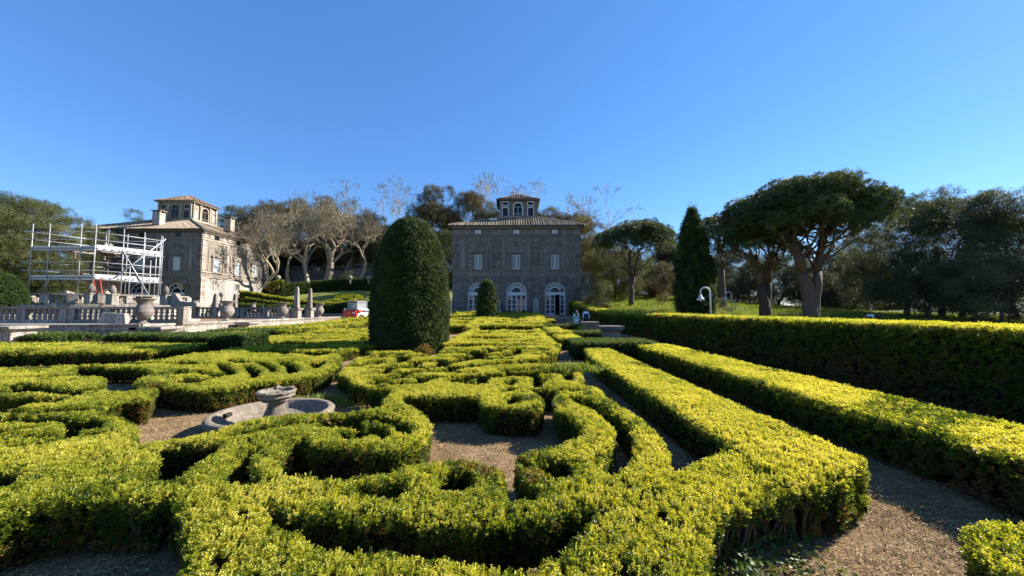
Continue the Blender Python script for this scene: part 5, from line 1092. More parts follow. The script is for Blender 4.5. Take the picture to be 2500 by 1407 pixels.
tot=emit(N1,{1:('low scrolled box hedge with curved fingers behind the small stone fountain','box',0,G1),
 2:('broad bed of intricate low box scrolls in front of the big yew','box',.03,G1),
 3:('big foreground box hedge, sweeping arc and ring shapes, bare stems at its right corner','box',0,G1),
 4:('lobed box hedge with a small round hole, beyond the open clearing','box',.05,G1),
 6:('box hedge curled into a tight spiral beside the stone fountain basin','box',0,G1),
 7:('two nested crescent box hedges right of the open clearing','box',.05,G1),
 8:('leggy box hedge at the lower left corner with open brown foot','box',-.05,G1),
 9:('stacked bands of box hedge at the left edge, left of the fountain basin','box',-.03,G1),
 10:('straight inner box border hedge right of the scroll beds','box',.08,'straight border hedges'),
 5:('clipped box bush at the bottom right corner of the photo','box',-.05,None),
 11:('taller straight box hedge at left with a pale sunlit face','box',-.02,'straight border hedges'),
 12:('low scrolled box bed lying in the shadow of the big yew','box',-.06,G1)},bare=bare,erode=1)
# ---- the rest of the parterre, 7 cm grid
N2=Field(-34,10.2,1.0,51.5,.07,warp=.05,wl=1.5)
def rect(F,x0,x1,y0,y1,h,id_): F.poly([(x0,y0),(x1,y0),(x1,y1),(x0,y1)],h,id_)
rect(N2,3.95,5.05,1.2,12.6,.54,1)            # outer border
rect(N2,7.35,8.75,1.,49,1.42,2)             # tall hedge
N2.strip([(7.2,27.3),(7.55,27.3)],.12,0); N2.poly([(7.3,48.2),(8.8,48.2),(8.8,49.2),(6.9,49.2)],1.7,2)
rect(N2,1.9,4.5,12.2,13.9,.62,3); rect(N2,2.6,5.2,13.9,15.2,.5,3)
rect(N2,1.9,4.2,17.6,18.8,.62,4); rect(N2,1.75,2.7,15.4,24.5,.52,5)
rect(N2,4.2,5.2,21,27,.5,5); rect(N2,1.8,4.6,25.2,26.4,.62,6); rect(N2,1.8,2.8,27,44,.5,7); rect(N2,2.6,4.4,34,35.,.55,7); rect(N2,-9,1.9,25.2,26.1,.62,8)
rect(N2,-9,1.9,45.4,46.2,.55,9); N2.strip([(-2.9,24.8),(-2.9,27)],1.0,0)
rect(N2,-30,-19.3,15.2,17.2,.60,10); rect(N2,-17.6,-14.6,15.8,17.3,.60,11); rect(N2,-12.8,-10.1,13.3,15.2,.74,12); rect(N2,-15.4,-11.4,18.4,20.,.64,13)
rect(N2,-16.2,-15.0,20.,40.,.56,14); rect(N2,-13.8,-12.8,20.,42.,.52,15)
rect(N2,-17.4,-13.2,41.6,43.,.55,14)
def rows(F,x0,x1,y0,y1,h,id_,wd,sp_,seed):
    """compartment seen at a grazing angle: swelling rows tied together by curls and rings"""
    rr=random.Random(seed); y=y0; k=0; W=x1-x0
    while y<y1:
        ph=rr.random()*6; am=sp_*.22; brk=[] if k%3==0 else [rr.uniform(.2,.8)]
        pts=[(x0+W*q/24,y+am*math.sin(ph+q*W/24*1.1)) for q in range(25)]
        if brk: c=int(brk[0]*24); F.strip(pts[:max(2,c)],wd,h,id_); F.strip(pts[min(23,c+2):],wd,h,id_)
        else: F.strip(pts,wd,h,id_)
        for q in range(max(1,int(W/2.4))):
            cx=x0+W*(q+rr.uniform(.25,.75))/max(1,int(W/2.4)); r=sp_*.38; a0=rr.random()*6
            F.strip([(cx+r*1.3*math.cos(a0+t*.45),y+sp_*.5+r*math.sin(a0+t*.45)) for t in range(9)],wd*.75,h,id_)
        y+=sp_*rr.uniform(.85,1.15); k+=1
    F.strip([(x0,y0),(x0,y1)],wd,h,id_); F.strip([(x1,y0),(x1,y1)],wd*.8,h,id_)
def bed(F,x0,x1,y0,y1,h,id_,wd=.5,per=4.2,seed=1):
    """ornamental compartment: outer border, crossing scrolls, rings and crescents"""
    rr=random.Random(seed); F.strip([(x0,y0),(x1,y0),(x1,y1),(x0,y1),(x0,y0)],wd*1.15,h,id_)
    nx=max(1,round((x1-x0)/per)); ny=max(1,round((y1-y0)/per)); sx=(x1-x0)/nx; sy=(y1-y0)/ny
    for i in range(nx):
        for j in range(ny):
            cx=x0+(i+.5)*sx; cy=y0+(j+.5)*sy; f=1 if (i+j)%2 else -1
            for r,a0,a1 in ((.43,.1,5.2),(.27,2.,7.4),(.12,0,6.3)):
                F.strip([(cx+f*r*sx*math.cos(a0+(a1-a0)*k/18),cy+r*sy*math.sin(a0+(a1-a0)*k/18)) for k in range(19)],wd*rr.uniform(.85,1.05),h,id_)
            for q in (-1,1): F.strip([(cx+q*f*sx*.45,cy-q*sy*.5),(cx+q*f*sx*.2,cy-q*sy*.3),(cx+q*f*sx*.32,cy)],wd*.9,h,id_)
    F.strip([(x0,(y0+y1)/2),(x1,(y0+y1)/2)],wd*.8,h,id_)
rows(N2,-2.6,1.35,14.4,24.2,.40,16,.55,2.0,1); rows(N2,-11.6,-6.2,15.3,24.4,.40,17,.55,1.9,2)
rows(N2,-8.6,-3.6,27.2,44.6,.42,18,.95,3.3,3); rows(N2,-2.4,1.3,27.2,44.6,.42,19,.95,3.3,4)
bed(N2,-27,-14.2,11.4,13.6,.42,20,.5,2.,6)
# extend the left bands beyond the near grid
for y0,y1,hh in ((5.1,5.75,.4),(6.2,6.75,.4),(7.2,8.0,.4),(8.6,9.4,.4),(3.6,4.3,.42)): rect(N2,-20,-13.35,y0,y1,hh,21)
rect(N2,-30,-13.35,10.7,12.1,.47,22)
GB='straight border hedges'; GD='dark clipped hedges round the pedestals'; GF='far scroll beds of box'
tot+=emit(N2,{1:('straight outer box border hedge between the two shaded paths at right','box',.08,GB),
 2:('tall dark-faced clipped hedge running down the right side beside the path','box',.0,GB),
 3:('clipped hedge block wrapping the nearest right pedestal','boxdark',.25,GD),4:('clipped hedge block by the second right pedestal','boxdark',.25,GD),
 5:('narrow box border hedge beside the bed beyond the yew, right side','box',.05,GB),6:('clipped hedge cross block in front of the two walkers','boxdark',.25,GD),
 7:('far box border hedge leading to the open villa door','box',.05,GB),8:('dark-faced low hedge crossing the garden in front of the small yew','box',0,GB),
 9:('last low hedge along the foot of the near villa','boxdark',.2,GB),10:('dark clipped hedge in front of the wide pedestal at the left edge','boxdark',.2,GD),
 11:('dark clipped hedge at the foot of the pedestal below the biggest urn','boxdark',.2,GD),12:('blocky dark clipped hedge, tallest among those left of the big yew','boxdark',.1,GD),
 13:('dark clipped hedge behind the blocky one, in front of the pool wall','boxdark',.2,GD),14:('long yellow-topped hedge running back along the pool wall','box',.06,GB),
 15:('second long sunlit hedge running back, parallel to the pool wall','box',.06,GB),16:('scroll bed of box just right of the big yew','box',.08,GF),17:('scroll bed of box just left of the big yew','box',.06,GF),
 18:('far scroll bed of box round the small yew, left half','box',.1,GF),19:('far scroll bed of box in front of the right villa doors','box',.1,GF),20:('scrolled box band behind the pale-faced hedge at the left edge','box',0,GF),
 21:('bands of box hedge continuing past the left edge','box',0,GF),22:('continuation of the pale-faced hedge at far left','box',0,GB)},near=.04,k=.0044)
print('hedge sprigs',tot)
# ---- hillside parterre between the villas
def slope_strip(P2,wd,h,lab,src='box',ts=0.,sp=.5,grp='hedges of the sloping parterre',amp=.03):
    pts=[];nr=[];P2=[Vector(p) for p in P2]; root=empty('slope_hedge',P2[0],lab,'hedge',grp); cell=np.array(root.location); mb=MB()
    for a,b in zip(P2[:-1],P2[1:]):
        d=b-a; L=d.length; s=Vector((-d.y,d.x,0)).normalized()
        nt_=int(L*wd/sp**2*1.5)+2; t=rng.random(nt_); u=rng.uniform(-.5,.5,nt_)*wd
        for k in range(nt_): q=a+d*t[k]+s*u[k]; pts.append((q.x,q.y,q.z+h)); nr.append((0,0,1))
        ns=int(L*h/sp**2*1.5)+2
        for sg in (-1,1):
            t=rng.random(ns); v=rng.random(ns)
            for k in range(ns): q=a+d*t[k]+s*sg*wd/2; pts.append((q.x,q.y,q.z+v[k]*h)); nr.append((s.x*sg,s.y*sg,.3))
        c=[a+s*wd*.44,a-s*wd*.44,b-s*wd*.44,b+s*wd*.44]; V=[tuple(q-Vector(cell)-Vector((0,0,.5))) for q in c]+[tuple(q-Vector(cell)+Vector((0,0,h-.07))) for q in c]
        mb.add(V,[(0,1,2,3),(7,6,5,4),(0,4,5,1),(1,5,6,2),(2,6,7,3),(3,7,4,0)])
    n=len(pts); sd_=np.array([q[2] for q in nr])<.9; foliage('leaves',pts,nr,sp/.036*.9*rng.uniform(.8,1.2,n),.62+ts-.42*sd_+rng.normal(0,.13,n),SP[src],root,stuff=True,cell=cell)  # side leaves get a darker tint that paints the faces as unlit
    c=mb.build('dark_core',M['core'],root); c['kind']='stuff'
def SL(px,py,D,dz=0): 
    p=P(px,py,D); return (p.x,p.y,float(gz(p.x,p.y)))
def HS(x,y): return (x,y,float(gz(x,y)))
def spts(l): # (px,py,D): top line seen, height h below
    return [P(*q) for q in l]
def hedge_px(l,wd,h,lab,**k):
    P2=[]
    for q in spts(l): P2.append((q.x,q.y,q.z-h))
    slope_strip(P2,wd,h,lab,**k)
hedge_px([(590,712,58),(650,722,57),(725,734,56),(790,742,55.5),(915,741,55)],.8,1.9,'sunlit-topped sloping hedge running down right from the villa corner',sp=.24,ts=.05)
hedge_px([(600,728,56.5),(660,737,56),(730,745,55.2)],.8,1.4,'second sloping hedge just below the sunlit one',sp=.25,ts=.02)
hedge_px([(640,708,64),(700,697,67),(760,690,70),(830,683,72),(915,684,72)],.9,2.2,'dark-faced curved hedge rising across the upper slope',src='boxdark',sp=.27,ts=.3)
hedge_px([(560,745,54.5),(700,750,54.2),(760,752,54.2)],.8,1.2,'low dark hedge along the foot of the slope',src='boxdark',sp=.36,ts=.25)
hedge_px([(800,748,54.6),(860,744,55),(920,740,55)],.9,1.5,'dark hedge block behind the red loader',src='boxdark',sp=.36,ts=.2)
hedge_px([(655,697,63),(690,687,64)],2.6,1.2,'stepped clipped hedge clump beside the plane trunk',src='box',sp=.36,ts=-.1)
# coat of arms drawn in low hedge on the slope
for i,l in enumerate(([(790,728,60),(820,718,61.5),(850,708,64),(878,708,64),(876,718,62),(862,728,60.5),(830,732,59.5),(795,733,59.5)],[(822,712,63),(840,705,65),(870,705,65),(880,710,63.5),(860,715,62.5),(825,714,62.8)],[(806,724,60.6),(830,720,61),(845,727,60),(862,722,61)])):
    P2=[]
    for px,py,D in l:
        q=P(px,py,D); P2.append(HS(q.x,q.y))
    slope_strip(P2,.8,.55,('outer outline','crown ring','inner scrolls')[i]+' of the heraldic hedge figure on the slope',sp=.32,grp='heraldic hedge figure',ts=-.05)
# pale litter, clippings and grass tufts on the near ground
occ=N1.H>.05; free=(~occ)&(N1.Y<10.5)&(N1.X>-8)&(N1.X<7); J,I=np.nonzero(free); n=16000; w_=1/(N1.Y[J,I]**1.1+1.); pk=rng.choice(len(J),n,p=w_/w_.sum())
x=N1.X[J[pk],I[pk]]+rng.uniform(-.015,.015,n); y=N1.Y[J[pk],I[pk]]+rng.uniform(-.015,.015,n)
foliage('dry_clippings',np.stack([x,y,gz(x,y)+.032],1),np.tile([0,0,1.],(n,1)),rng.uniform(.7,1.4,n),rng.random(n),SP['straw'],None,stuff=True,jit=.08)
n=6000; x=rng.uniform(2.9,7.4,n); y=1.2+12*rng.random(n)**1.7; k_=~((x>3.9)&(x<5.1)); x,y=x[k_],y[k_]; n=len(x)
foliage('path_litter',np.stack([x,y,gz(x,y)+.032],1),np.tile([0,0,1.],(n,1)),rng.uniform(.7,1.5,n),rng.random(n)*.8,SP['straw'],None,stuff=True,jit=.08)
pts=[]
for c_,q,r in (((1.17,7.9),120,.25),((-3.4,6.55),70,.5),((-1.2,6.9),40,.2),((-11.0,14.9),90,.6),((-9.5,15.4),60,.6)):
    for k in range(q): pts.append((c_[0]+rng.normal(0,r),c_[1]+rng.normal(0,r*.3),.03+(.38 if q==120 else 0)))
foliage('grass_tufts',pts,np.tile([0,0,1.],(len(pts),1)),rng.uniform(1.,2.2,len(pts)),rng.random(len(pts)),SP['grass'],None,stuff=True,jit=.15)
pts=[(1.5+rng.normal(0,.28),2.5+rng.normal(0,.2),.04+abs(rng.normal(0,.04))) for _ in range(120)]
iv=foliage('ivy',pts,np.tile([0,0,1.],(120,1)),rng.uniform(.5,.85,120),.5+rng.random(120)*.5,SP['ivy'],None,stuff=True,jit=.5); iv['label']='glossy ivy leaves at the foot of the bare-stemmed hedge corner'
# lawn tufts right
n=14000; x=rng.uniform(8.9,60,n); y=rng.uniform(14,80,n); 
foliage('lawn_grass',np.stack([x,y,gz(x,y)],1),np.tile([0,0,1.],(n,1)),2.+y*.045,rng.random(n),SP['grass'],None,stuff=True,jit=.2)
# ---------------- small stone fountain in the near bed
fb=empty('stone_fountain',(-3.50,5.42,.03),'small round stone fountain, wide shallow basin and ragged bowl, in the near left clearing','fountain')
BS=.80
def wob(a,z,i): return 1+.006*math.sin(7*a+i)+.005*math.sin(13*a+2.1*i)
b=MB().lathe([(.80,-.02),(.90,.02),(.97,.10),(1.0,.17),(.995,.215),(.965,.24),(.90,.245),(.865,.225),(.84,.17),(.80,.10),(.6,.055),(.2,.04)],56,rfun=wob).build('basin',M['basin'],fb,smooth=True,sc=(BS,BS,.9))
MB().box((0,0,0),(.07,.12,.05)).build('overflow_notch',M['door_in'],fb,loc=(-.66,-.02,.155))
MB().lathe([(.20,.04),(.195,.10),(.165,.16),(.13,.24),(.105,.31),(.10,.345),(.11,.37)],20,rfun=wob).build('pedestal',M['basin'],fb,smooth=True,loc=(.07,-.05,0))
rr=random.Random(3); jag=[rr.uniform(-.06,.06) for _ in range(40)]
bw=MB().lathe([(.11,.355),(.17,.37),(.19,.39),(.155,.405),(.20,.415),(.235,.44),(.225,.46),(.24,.48),(.25,.505),(.225,.52),(.20,.51),(.16,.48),(.08,.465),(.02,.465)],36,rfun=lambda a,z,i:1+(jag[int(a/6.29*36)]*(1.3 if i in(8,9) else .6) if z>.36 else 0)).build('upper_bowl',M['basin'],fb,loc=(.07,-.05,0))
for k in range(14):
    a=rr.random()*6.28; MB().lathe([(.03,0),(.045,.015),(.03,.03),(.005,.035)],7).build('stone_lump',M['basin'],bw,loc=(.21*math.cos(a),.21*math.sin(a),.50+rr.uniform(-.02,.01)),sc=(rr.uniform(.5,1.),)*3)
MB().tube([(.08,-.05,.45),(.083,-.05,.59)],.006,6).build('water_pipe',M['steel'],fb)
# a few loose stones and one pale dead leaf
for k,(x,y,s) in enumerate(((-4.35,5.9,.06),(3.62,2.9,.04),(-3.1,6.9,.05),(1.35,10.9,.1),(.9,12.6,.12))):
    o=MB().lathe([(.3,0),(1,.25),(.85,.6),(.3,.8),(.02,.82)],8,rfun=lambda a,z,i:1+.2*math.sin(3*a+i+k)).build('stone',M['pool'],None,loc=(x,y,float(gz(x,y))+.03),sc=(s,s,s*.7)); tag(o,('small pale stone on the straw left of the fountain basin','pale dead leaf-sized chip lying on the shaded path at right','small stone behind the fountain basin','flat pale stone at the end of the inner border path','flat pale stone on the path beyond the central bed')[k],'stone')
o=empty('bronzed_shrub',(-3.1,12.7,.03),'small bronzed shrub at the foot of the big yew','shrub'); foliage('leaves',rng.normal(0,1,(160,3))*[.12,.08,.1]+[0,0,.28],np.tile([0,0,1.],(160,1)),1.3,rng.uniform(0,.05,160),SP['box'],o,jit=.8); MB().tube([(0,0,0),(0,0,.3)],.02,5).build('stem',M['stem'],o)
# ---------------- topiary yews
def topiary(px,pyb,pyt,D,wpx,lab,src='yew'):
    c=P(px,pyt,D); x0,y0=c.x,D; z0=float(gz(x0,y0)); Ht=c.z-z0; Rm=wpx*D/908/2; root=empty('yew_topiary',(x0,y0,z0),lab,'topiary','clipped yew cones')
    prof=lambda t: Rm*np.interp(t,[0,.12,.28,.48,.67,.77,.86,.92,.96,.985,1.],[.93,.98,1.,.97,.885,.80,.665,.54,.42,.28,.02])
    sp=max(.045,.0042*D); area=2*math.pi*Rm*Ht*.85+math.pi*Rm**2*.5; n=int(area/sp**2*1.25); t=1-(1-rng.random(n))**.92; a=rng.random(n)*2*math.pi; r=prof(t)
    lump=(fbm(a*Rm*1.0,t*Ht,2.2)-.5)*.11+(fbm(a*Rm,t*Ht+9,7)-.5)*.06; rr_=np.maximum(r+lump,.0); dt=.01; dr=(prof(np.clip(t+dt,0,.999))-prof(t))/(dt*Ht)
    nr=np.stack([np.cos(a),np.sin(a),np.clip(-dr,0,6)+.25],1); pts=np.stack([rr_*np.cos(a),rr_*np.sin(a),t*Ht],1)
    foliage('leaves',pts,nr,sp/.055*rng.uniform(.85,1.6,n)*1.15,.42+.5*(fbm(a*2,t*4,1.)-.5)+rng.normal(0,.24,n),SP[src],root,stuff=True,jit=.45)
    MB().lathe([(float(prof(np.array(k/20.)))*.95-.03 if k<20 else .02,k/20*Ht*.985) for k in range(21)],28).build('dark_core',M['core'],root,smooth=True); MB().tube([(0,0,-.1),(0,0,.3)],.16,8).build('trunk',M['darkbark'],root)
topiary(1006,862,537,14.75,177,'huge dome-shaped clipped dark yew, left of the near villa')
topiary(1189,782,688,40,39,'small clipped yew dome standing before the near villa left door')
topiary(2,745,668,27.5,95,'round clipped bush cut off by the left edge of the photo','boxdark')
# ---------------- trees
def limb(mb,p,d,L,r,depth,rr,spread=.6,up=.15,twist=.25,ends=None,minr=.02,kids=(2,3),seg=3,taper=.62,mids=None):
    pts=[Vector(p)];rad=[r];d=Vector(d).normalized()
    for k in range(seg):
        d=(d+Vector((rr.gauss(0,twist),rr.gauss(0,twist),rr.gauss(0,twist)*.6+up*.3))).normalized(); pts.append(pts[-1]+d*L/seg); rad.append(r*(1-(1-taper)*(k+1)/seg))
        if mids is not None: mids.append((pts[-1].copy(),depth))
    mb.tube(pts,rad,7 if r>.15 else (5 if r>.06 else 3),False)
    if depth==0 or rad[-1]<minr:
        if ends is not None: ends.append((pts[-1],d)); return
        return
    n=rr.randint(*kids)
    for k in range(n):
        ax=d.orthogonal().normalized(); ax=Matrix.Rotation(rr.random()*6.28,3,d)@ax; nd=(d+ax*rr.uniform(.5,1.1)*spread+Vector((0,0,up))).normalized()
        limb(mb,pts[-1] if k<2 else pts[-2],nd,L*rr.uniform(.62,.86),rad[-1]*rr.uniform(.62,.8),depth-1,rr,spread,up,twist,ends,minr,kids,seg,taper,mids)
def crown(root,center,rx,ry,rz,n_lobes,lobe,spc,src,tint,flat=None,jag=1.,open_=0.,seed=0,name='crown',size=1.):
    """many uneven clumps of leafy twig ends spread over and through an ellipsoid"""
    r0=np.random.default_rng(seed); pts=[];nr=[];tn=[]
    for k in range(n_lobes):
        v=r0.normal(0,1,3); v/=np.linalg.norm(v); 
        if flat is not None and v[2]<flat: v[2]=flat+abs(v[2]-flat)*.15
        q=r0.uniform(.62,1.0)**.6*(1+r0.normal(0,.05)*jag); c=np.array([v[0]*rx,v[1]*ry,v[2]*rz])*q; R=lobe*r0.uniform(.6,1.25)
        m=int(4*math.pi*R*R*.62/spc**2*(1-open_)); u=r0.normal(0,1,(m,3)); u[:,2]+=.25; u/=np.linalg.norm(u,axis=1)[:,None]
        pp=c+u*R*r0.uniform(.7,1.08,(m,1))*np.array([1,1,.8]); pts.append(pp); nr.append(u+v*.3); tn.append(np.full(m,tint+r0.normal(0,.13))+r0.normal(0,.12,m)+u[:,2]*.0)
    pts=np.concatenate(pts)+np.array(center); nr=np.concatenate(nr); tn=np.concatenate(tn)
    return foliage(name,pts,nr,spc*1.5*size*rng.uniform(.75,1.25,len(pts)),tn,SP[src],root,jit=.5)
def broad(px,pyb,pyt,wpx,D,lab,src='oak',tint=.45,grp='evergreen trees round the garden',seed=0,lobes=None,open_=0.,spc=.62,low=0.,bark='darkbark',depth=3,dep=1.,name='evergreen_tree'):
    b=P(px,pyb,D); tp=P(px,pyt,D); x,y=b.x,D; z0=min(float(gz(x,y)),b.z); Ht=tp.z-z0; W=wpx*D/908; root=empty(name,(x,y,z0),lab,'tree',grp); rr=random.Random(seed)
    mb=MB(); hb=Ht*(.12+.0*low)
    tr=max(.16,Ht*.022)
    ends=[]; limb(mb,(0,0,-.4),(rr.gauss(0,.1),rr.gauss(0,.1),1),Ht*.29,tr,depth,rr,.75,.12,.15,ends,.02,(2,3),4,.7); mb.build('trunk',M[bark],root,smooth=True)
    cz=(Ht+Ht*low)/2; rz=(Ht-Ht*low)/2; lob=min(W,rz*2)*.17
    crown(root,(0,0,cz),W/2*.92,W/2*.8*dep,rz*.93,lobes or int(26+W*1.3),lob,spc,src,tint,None,1.,open_,seed); return root
def stone_pine(px,pyb,pyt,pyu,x0,x1,D,lab,seed,trunks,lean=0,spc=.42,nl=60,tint=.45):
    b=P(px,pyb,D); tp=P(px,pyt,D); x,y=b.x,D; z0=min(float(gz(x,y)),b.z); Ht=tp.z-z0; xa,xb=P(x0,pyu,D).x,P(x1,pyu,D).x; zu=P(px,pyu,D).z-z0
    root=empty('stone_pine',(x,y,z0),lab,'tree','umbrella-shaped stone pines'); rr=random.Random(seed); cx=(xa+xb)/2-x; R=(xb-xa)/2; th=Ht-zu
    mbt=MB(); mbb=MB(); lo=MB()
    for tdx,ttop,tr in trunks:
        pts=[Vector((0,0,-.5))]; n=7
        for k in range(1,n+1):
            t=k/n; pts.append(Vector((tdx*t**1.5+rr.gauss(0,.07),rr.gauss(0,.08),ttop*t)))
        rad=[tr*(1.18 if k==0 else 1)*(1-.48*k/n) for k in range(n+1)]; mbt.tube(pts[:5],rad[:5],12); mbb.tube(pts[4:],rad[4:],9)
        top=pts[-1]
        nb=int(10*len(trunks)**0)+6
        for k in range(nb):
            a=2*math.pi*(k+rr.random()*.6)/nb; rb=rr.uniform(.45,.95); st=pts[rr.choice([4,5,6,7])]; tgt=Vector((cx+R*rb*math.cos(a),R*.8*rb*math.sin(a),zu+th*(.12+.55*(1-rb**2))*rr.uniform(.8,1.1)))
            m1=st.lerp(tgt,.4)+Vector((0,0,-.03*th))+Vector((rr.gauss(0,.2),rr.gauss(0,.2),0)); m2=st.lerp(tgt,.75)+Vector((0,0,.02*th))
            r0=tr*rr.uniform(.12,.22); mbb.tube([st,m1,m2,tgt],[r0,r0*.75,r0*.45,r0*.15],6,False)
            for q in range(7):
                s=m1.lerp(tgt,rr.random()); e=s+Vector((rr.gauss(0,R*.14),rr.gauss(0,R*.14),min(.25*th,abs(rr.gauss(0,th*.1)))+.05*th)); mbb.tube([s,s.lerp(e,.5)+Vector((0,0,-.05)),e],[r0*.28,r0*.18,r0*.06],4,False)
    mbt.build('trunk',M['pinebark'],root,smooth=True); mbb.build('branches',M['redbark'],root,smooth=True)
    # umbrella crown: puffs over a flattened dome
    r0=np.random.default_rng(seed); pts=[];nr=[];tn=[]
    for k in range(nl):
        a=r0.random()*2*math.pi; q=math.sqrt(r0.random())*.98; zz=th*(.16+.72*math.sqrt(max(0,1-q**2.4)))*(r0.uniform(.80,1.0) if k%4 else r0.uniform(.35,.75))+zu-th*.02; c=np.array([cx+R*.9*q*math.cos(a),R*.8*q*math.sin(a),zz]); L=R*.16*r0.uniform(.55,1.45)
        m=int(4*math.pi*L*L*.75/spc**2); u=r0.normal(0,1,(m,3)); u[:,2]=np.where(u[:,2]<-.1,u[:,2]*.35,u[:,2]+.15); u/=np.linalg.norm(u,axis=1)[:,None]; pp=c+u*L*r0.uniform(.72,1.05,(m,1))*np.array([1.1,1.1,.72]); pts.append(pp); nr.append(u+np.array([0,0,.7])); tn.append(np.full(m,tint+r0.normal(0,.13))+r0.normal(0,.15,m)+.25*u[:,2])  # tint rises on upward sides of each puff, painting the lit tops
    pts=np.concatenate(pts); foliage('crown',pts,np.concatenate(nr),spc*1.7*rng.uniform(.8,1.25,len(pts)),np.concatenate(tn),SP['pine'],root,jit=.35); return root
def conifer(px,pyb,pyt,wpx,D,lab,name='cypress',seed=1,src='yew',spc=.22,tint=.5):
    b=P(px,pyb,D); tp=P(px,pyt,D); x,y=b.x,D; z0=min(float(gz(x,y)),b.z); Ht=tp.z-z0; R=wpx*D/908/2; root=empty(name,(x,y,z0),lab,'tree'); r0=np.random.default_rng(seed); pts=[];nr=[];tn=[]
    nl=int(Ht*R*26)
    pf=lambda t: R*(1.0-.06*t)*np.where(t<.30,.9+.1*t/.3,np.clip(1-((t-.30)/.72)**1.9,.02,1)**.8)
    for k in range(nl):
        t=r0.random()**.9; a=r0.random()*6.283; r=float(pf(np.array(t)))*r0.uniform(.82,1.03); c=np.array([r*math.cos(a),r*math.sin(a),t*Ht*.93]); L=r0.uniform(.16,.34); m=int(14)
        u=r0.normal(0,1,(m,3))*np.array([.55,.55,1.5]); pp=c+u*L*.6; pts.append(pp); nr.append(np.tile([math.cos(a),math.sin(a),1.3],(m,1))); tn.append(np.full(m,tint+r0.normal(0,.13))+r0.normal(0,.1,m))
    pts=np.concatenate(pts); foliage('crown',pts,np.concatenate(nr),spc/.055*.62*rng.uniform(.8,1.5,len(pts)),np.concatenate(tn),SP[src],root,jit=.4)
    MB().lathe([(float(pf(np.array(k/16.)))*.82,k/16*Ht*.9) for k in range(16)]+[(.02,Ht*.93)],14).build('dark_core',M['core'],root,smooth=True); MB().tube([(0,0,-.3),(0,0,Ht*.6)],[.35,.15],8).build('trunk',M['darkbark'],root); return root
# right side
stone_pine(1543,752,538,622,1452,1645,50,'small umbrella stone pine standing on the bright lawn, left of the cypress',11,[(-.3,7.6,.36),(.9,7.2,.24)],spc=.42,nl=90)
stone_pine(1985,772,430,600,1812,2150,31,'biggest stone pine with two thick trunks, right of centre',12,[(-1.5,7.6,.58),(1.2,7.8,.42)],spc=.34,nl=190,tint=.5)
stone_pine(1870,768,462,650,1738,1962,34,'lower spreading stone pine behind the left side of the biggest pine',13,[(-.9,6.0,.46),(.9,6.2,.36)],spc=.38,nl=150,tint=.38)
stone_pine(1765,745,520,610,1700,1850,46,'distant stone pine crown between the cypress and the big pines',15,[(-.2,8.5,.4)],spc=.55,nl=40,tint=.3)
conifer(1697,764,497,88,36,'tall dense dark cypress between the small stone pine and the big ones')
def plainbush(px,pyb,pyt,wpx,D,lab,src='oak',tint=.5,seed=2,name='shrub',spc=.32,low=.05,lobes=20,open_=.1,cat='shrub',grp=None):
    b=P(px,pyb,D); tp=P(px,pyt,D); x,y=b.x,D; z0=float(gz(x,y)) if cat!='x' else b.z; z0=min(z0,b.z); Ht=tp.z-z0; W=wpx*D/908; root=empty(name,(x,y,z0),lab,cat,grp); rr=random.Random(seed); mb=MB()
    for k in range(5): limb(mb,(rr.gauss(0,.1),rr.gauss(0,.1),-.1),(rr.gauss(0,.4),rr.gauss(0,.4),1),Ht*.4,max(.03,Ht*.012),1,rr,.6)
    mb.build('stems',M['darkbark'],root,smooth=True); crown(root,(0,0,Ht*.52),W/2*.85,W/2*.85,Ht*.44,lobes,min(W,Ht)*.2,spc,src,tint,None,1.,open_,seed,'foliage')
plainbush(1458,745,665,82,44,'leafy shrub beside the villa corner pier, left of the bright lawn','oak',.78,3,spc=.34,lobes=26)
plainbush(1617,742,716,34,52,'small round pale shrub on the lawn left of the cypress','olive',.5,4,spc=.3,lobes=12)
plainbush(1775,752,728,54,42,'rounded pale-leaved shrub on the lawn behind the smaller lamp','greyleaf',.7,5,spc=.3,lobes=14)
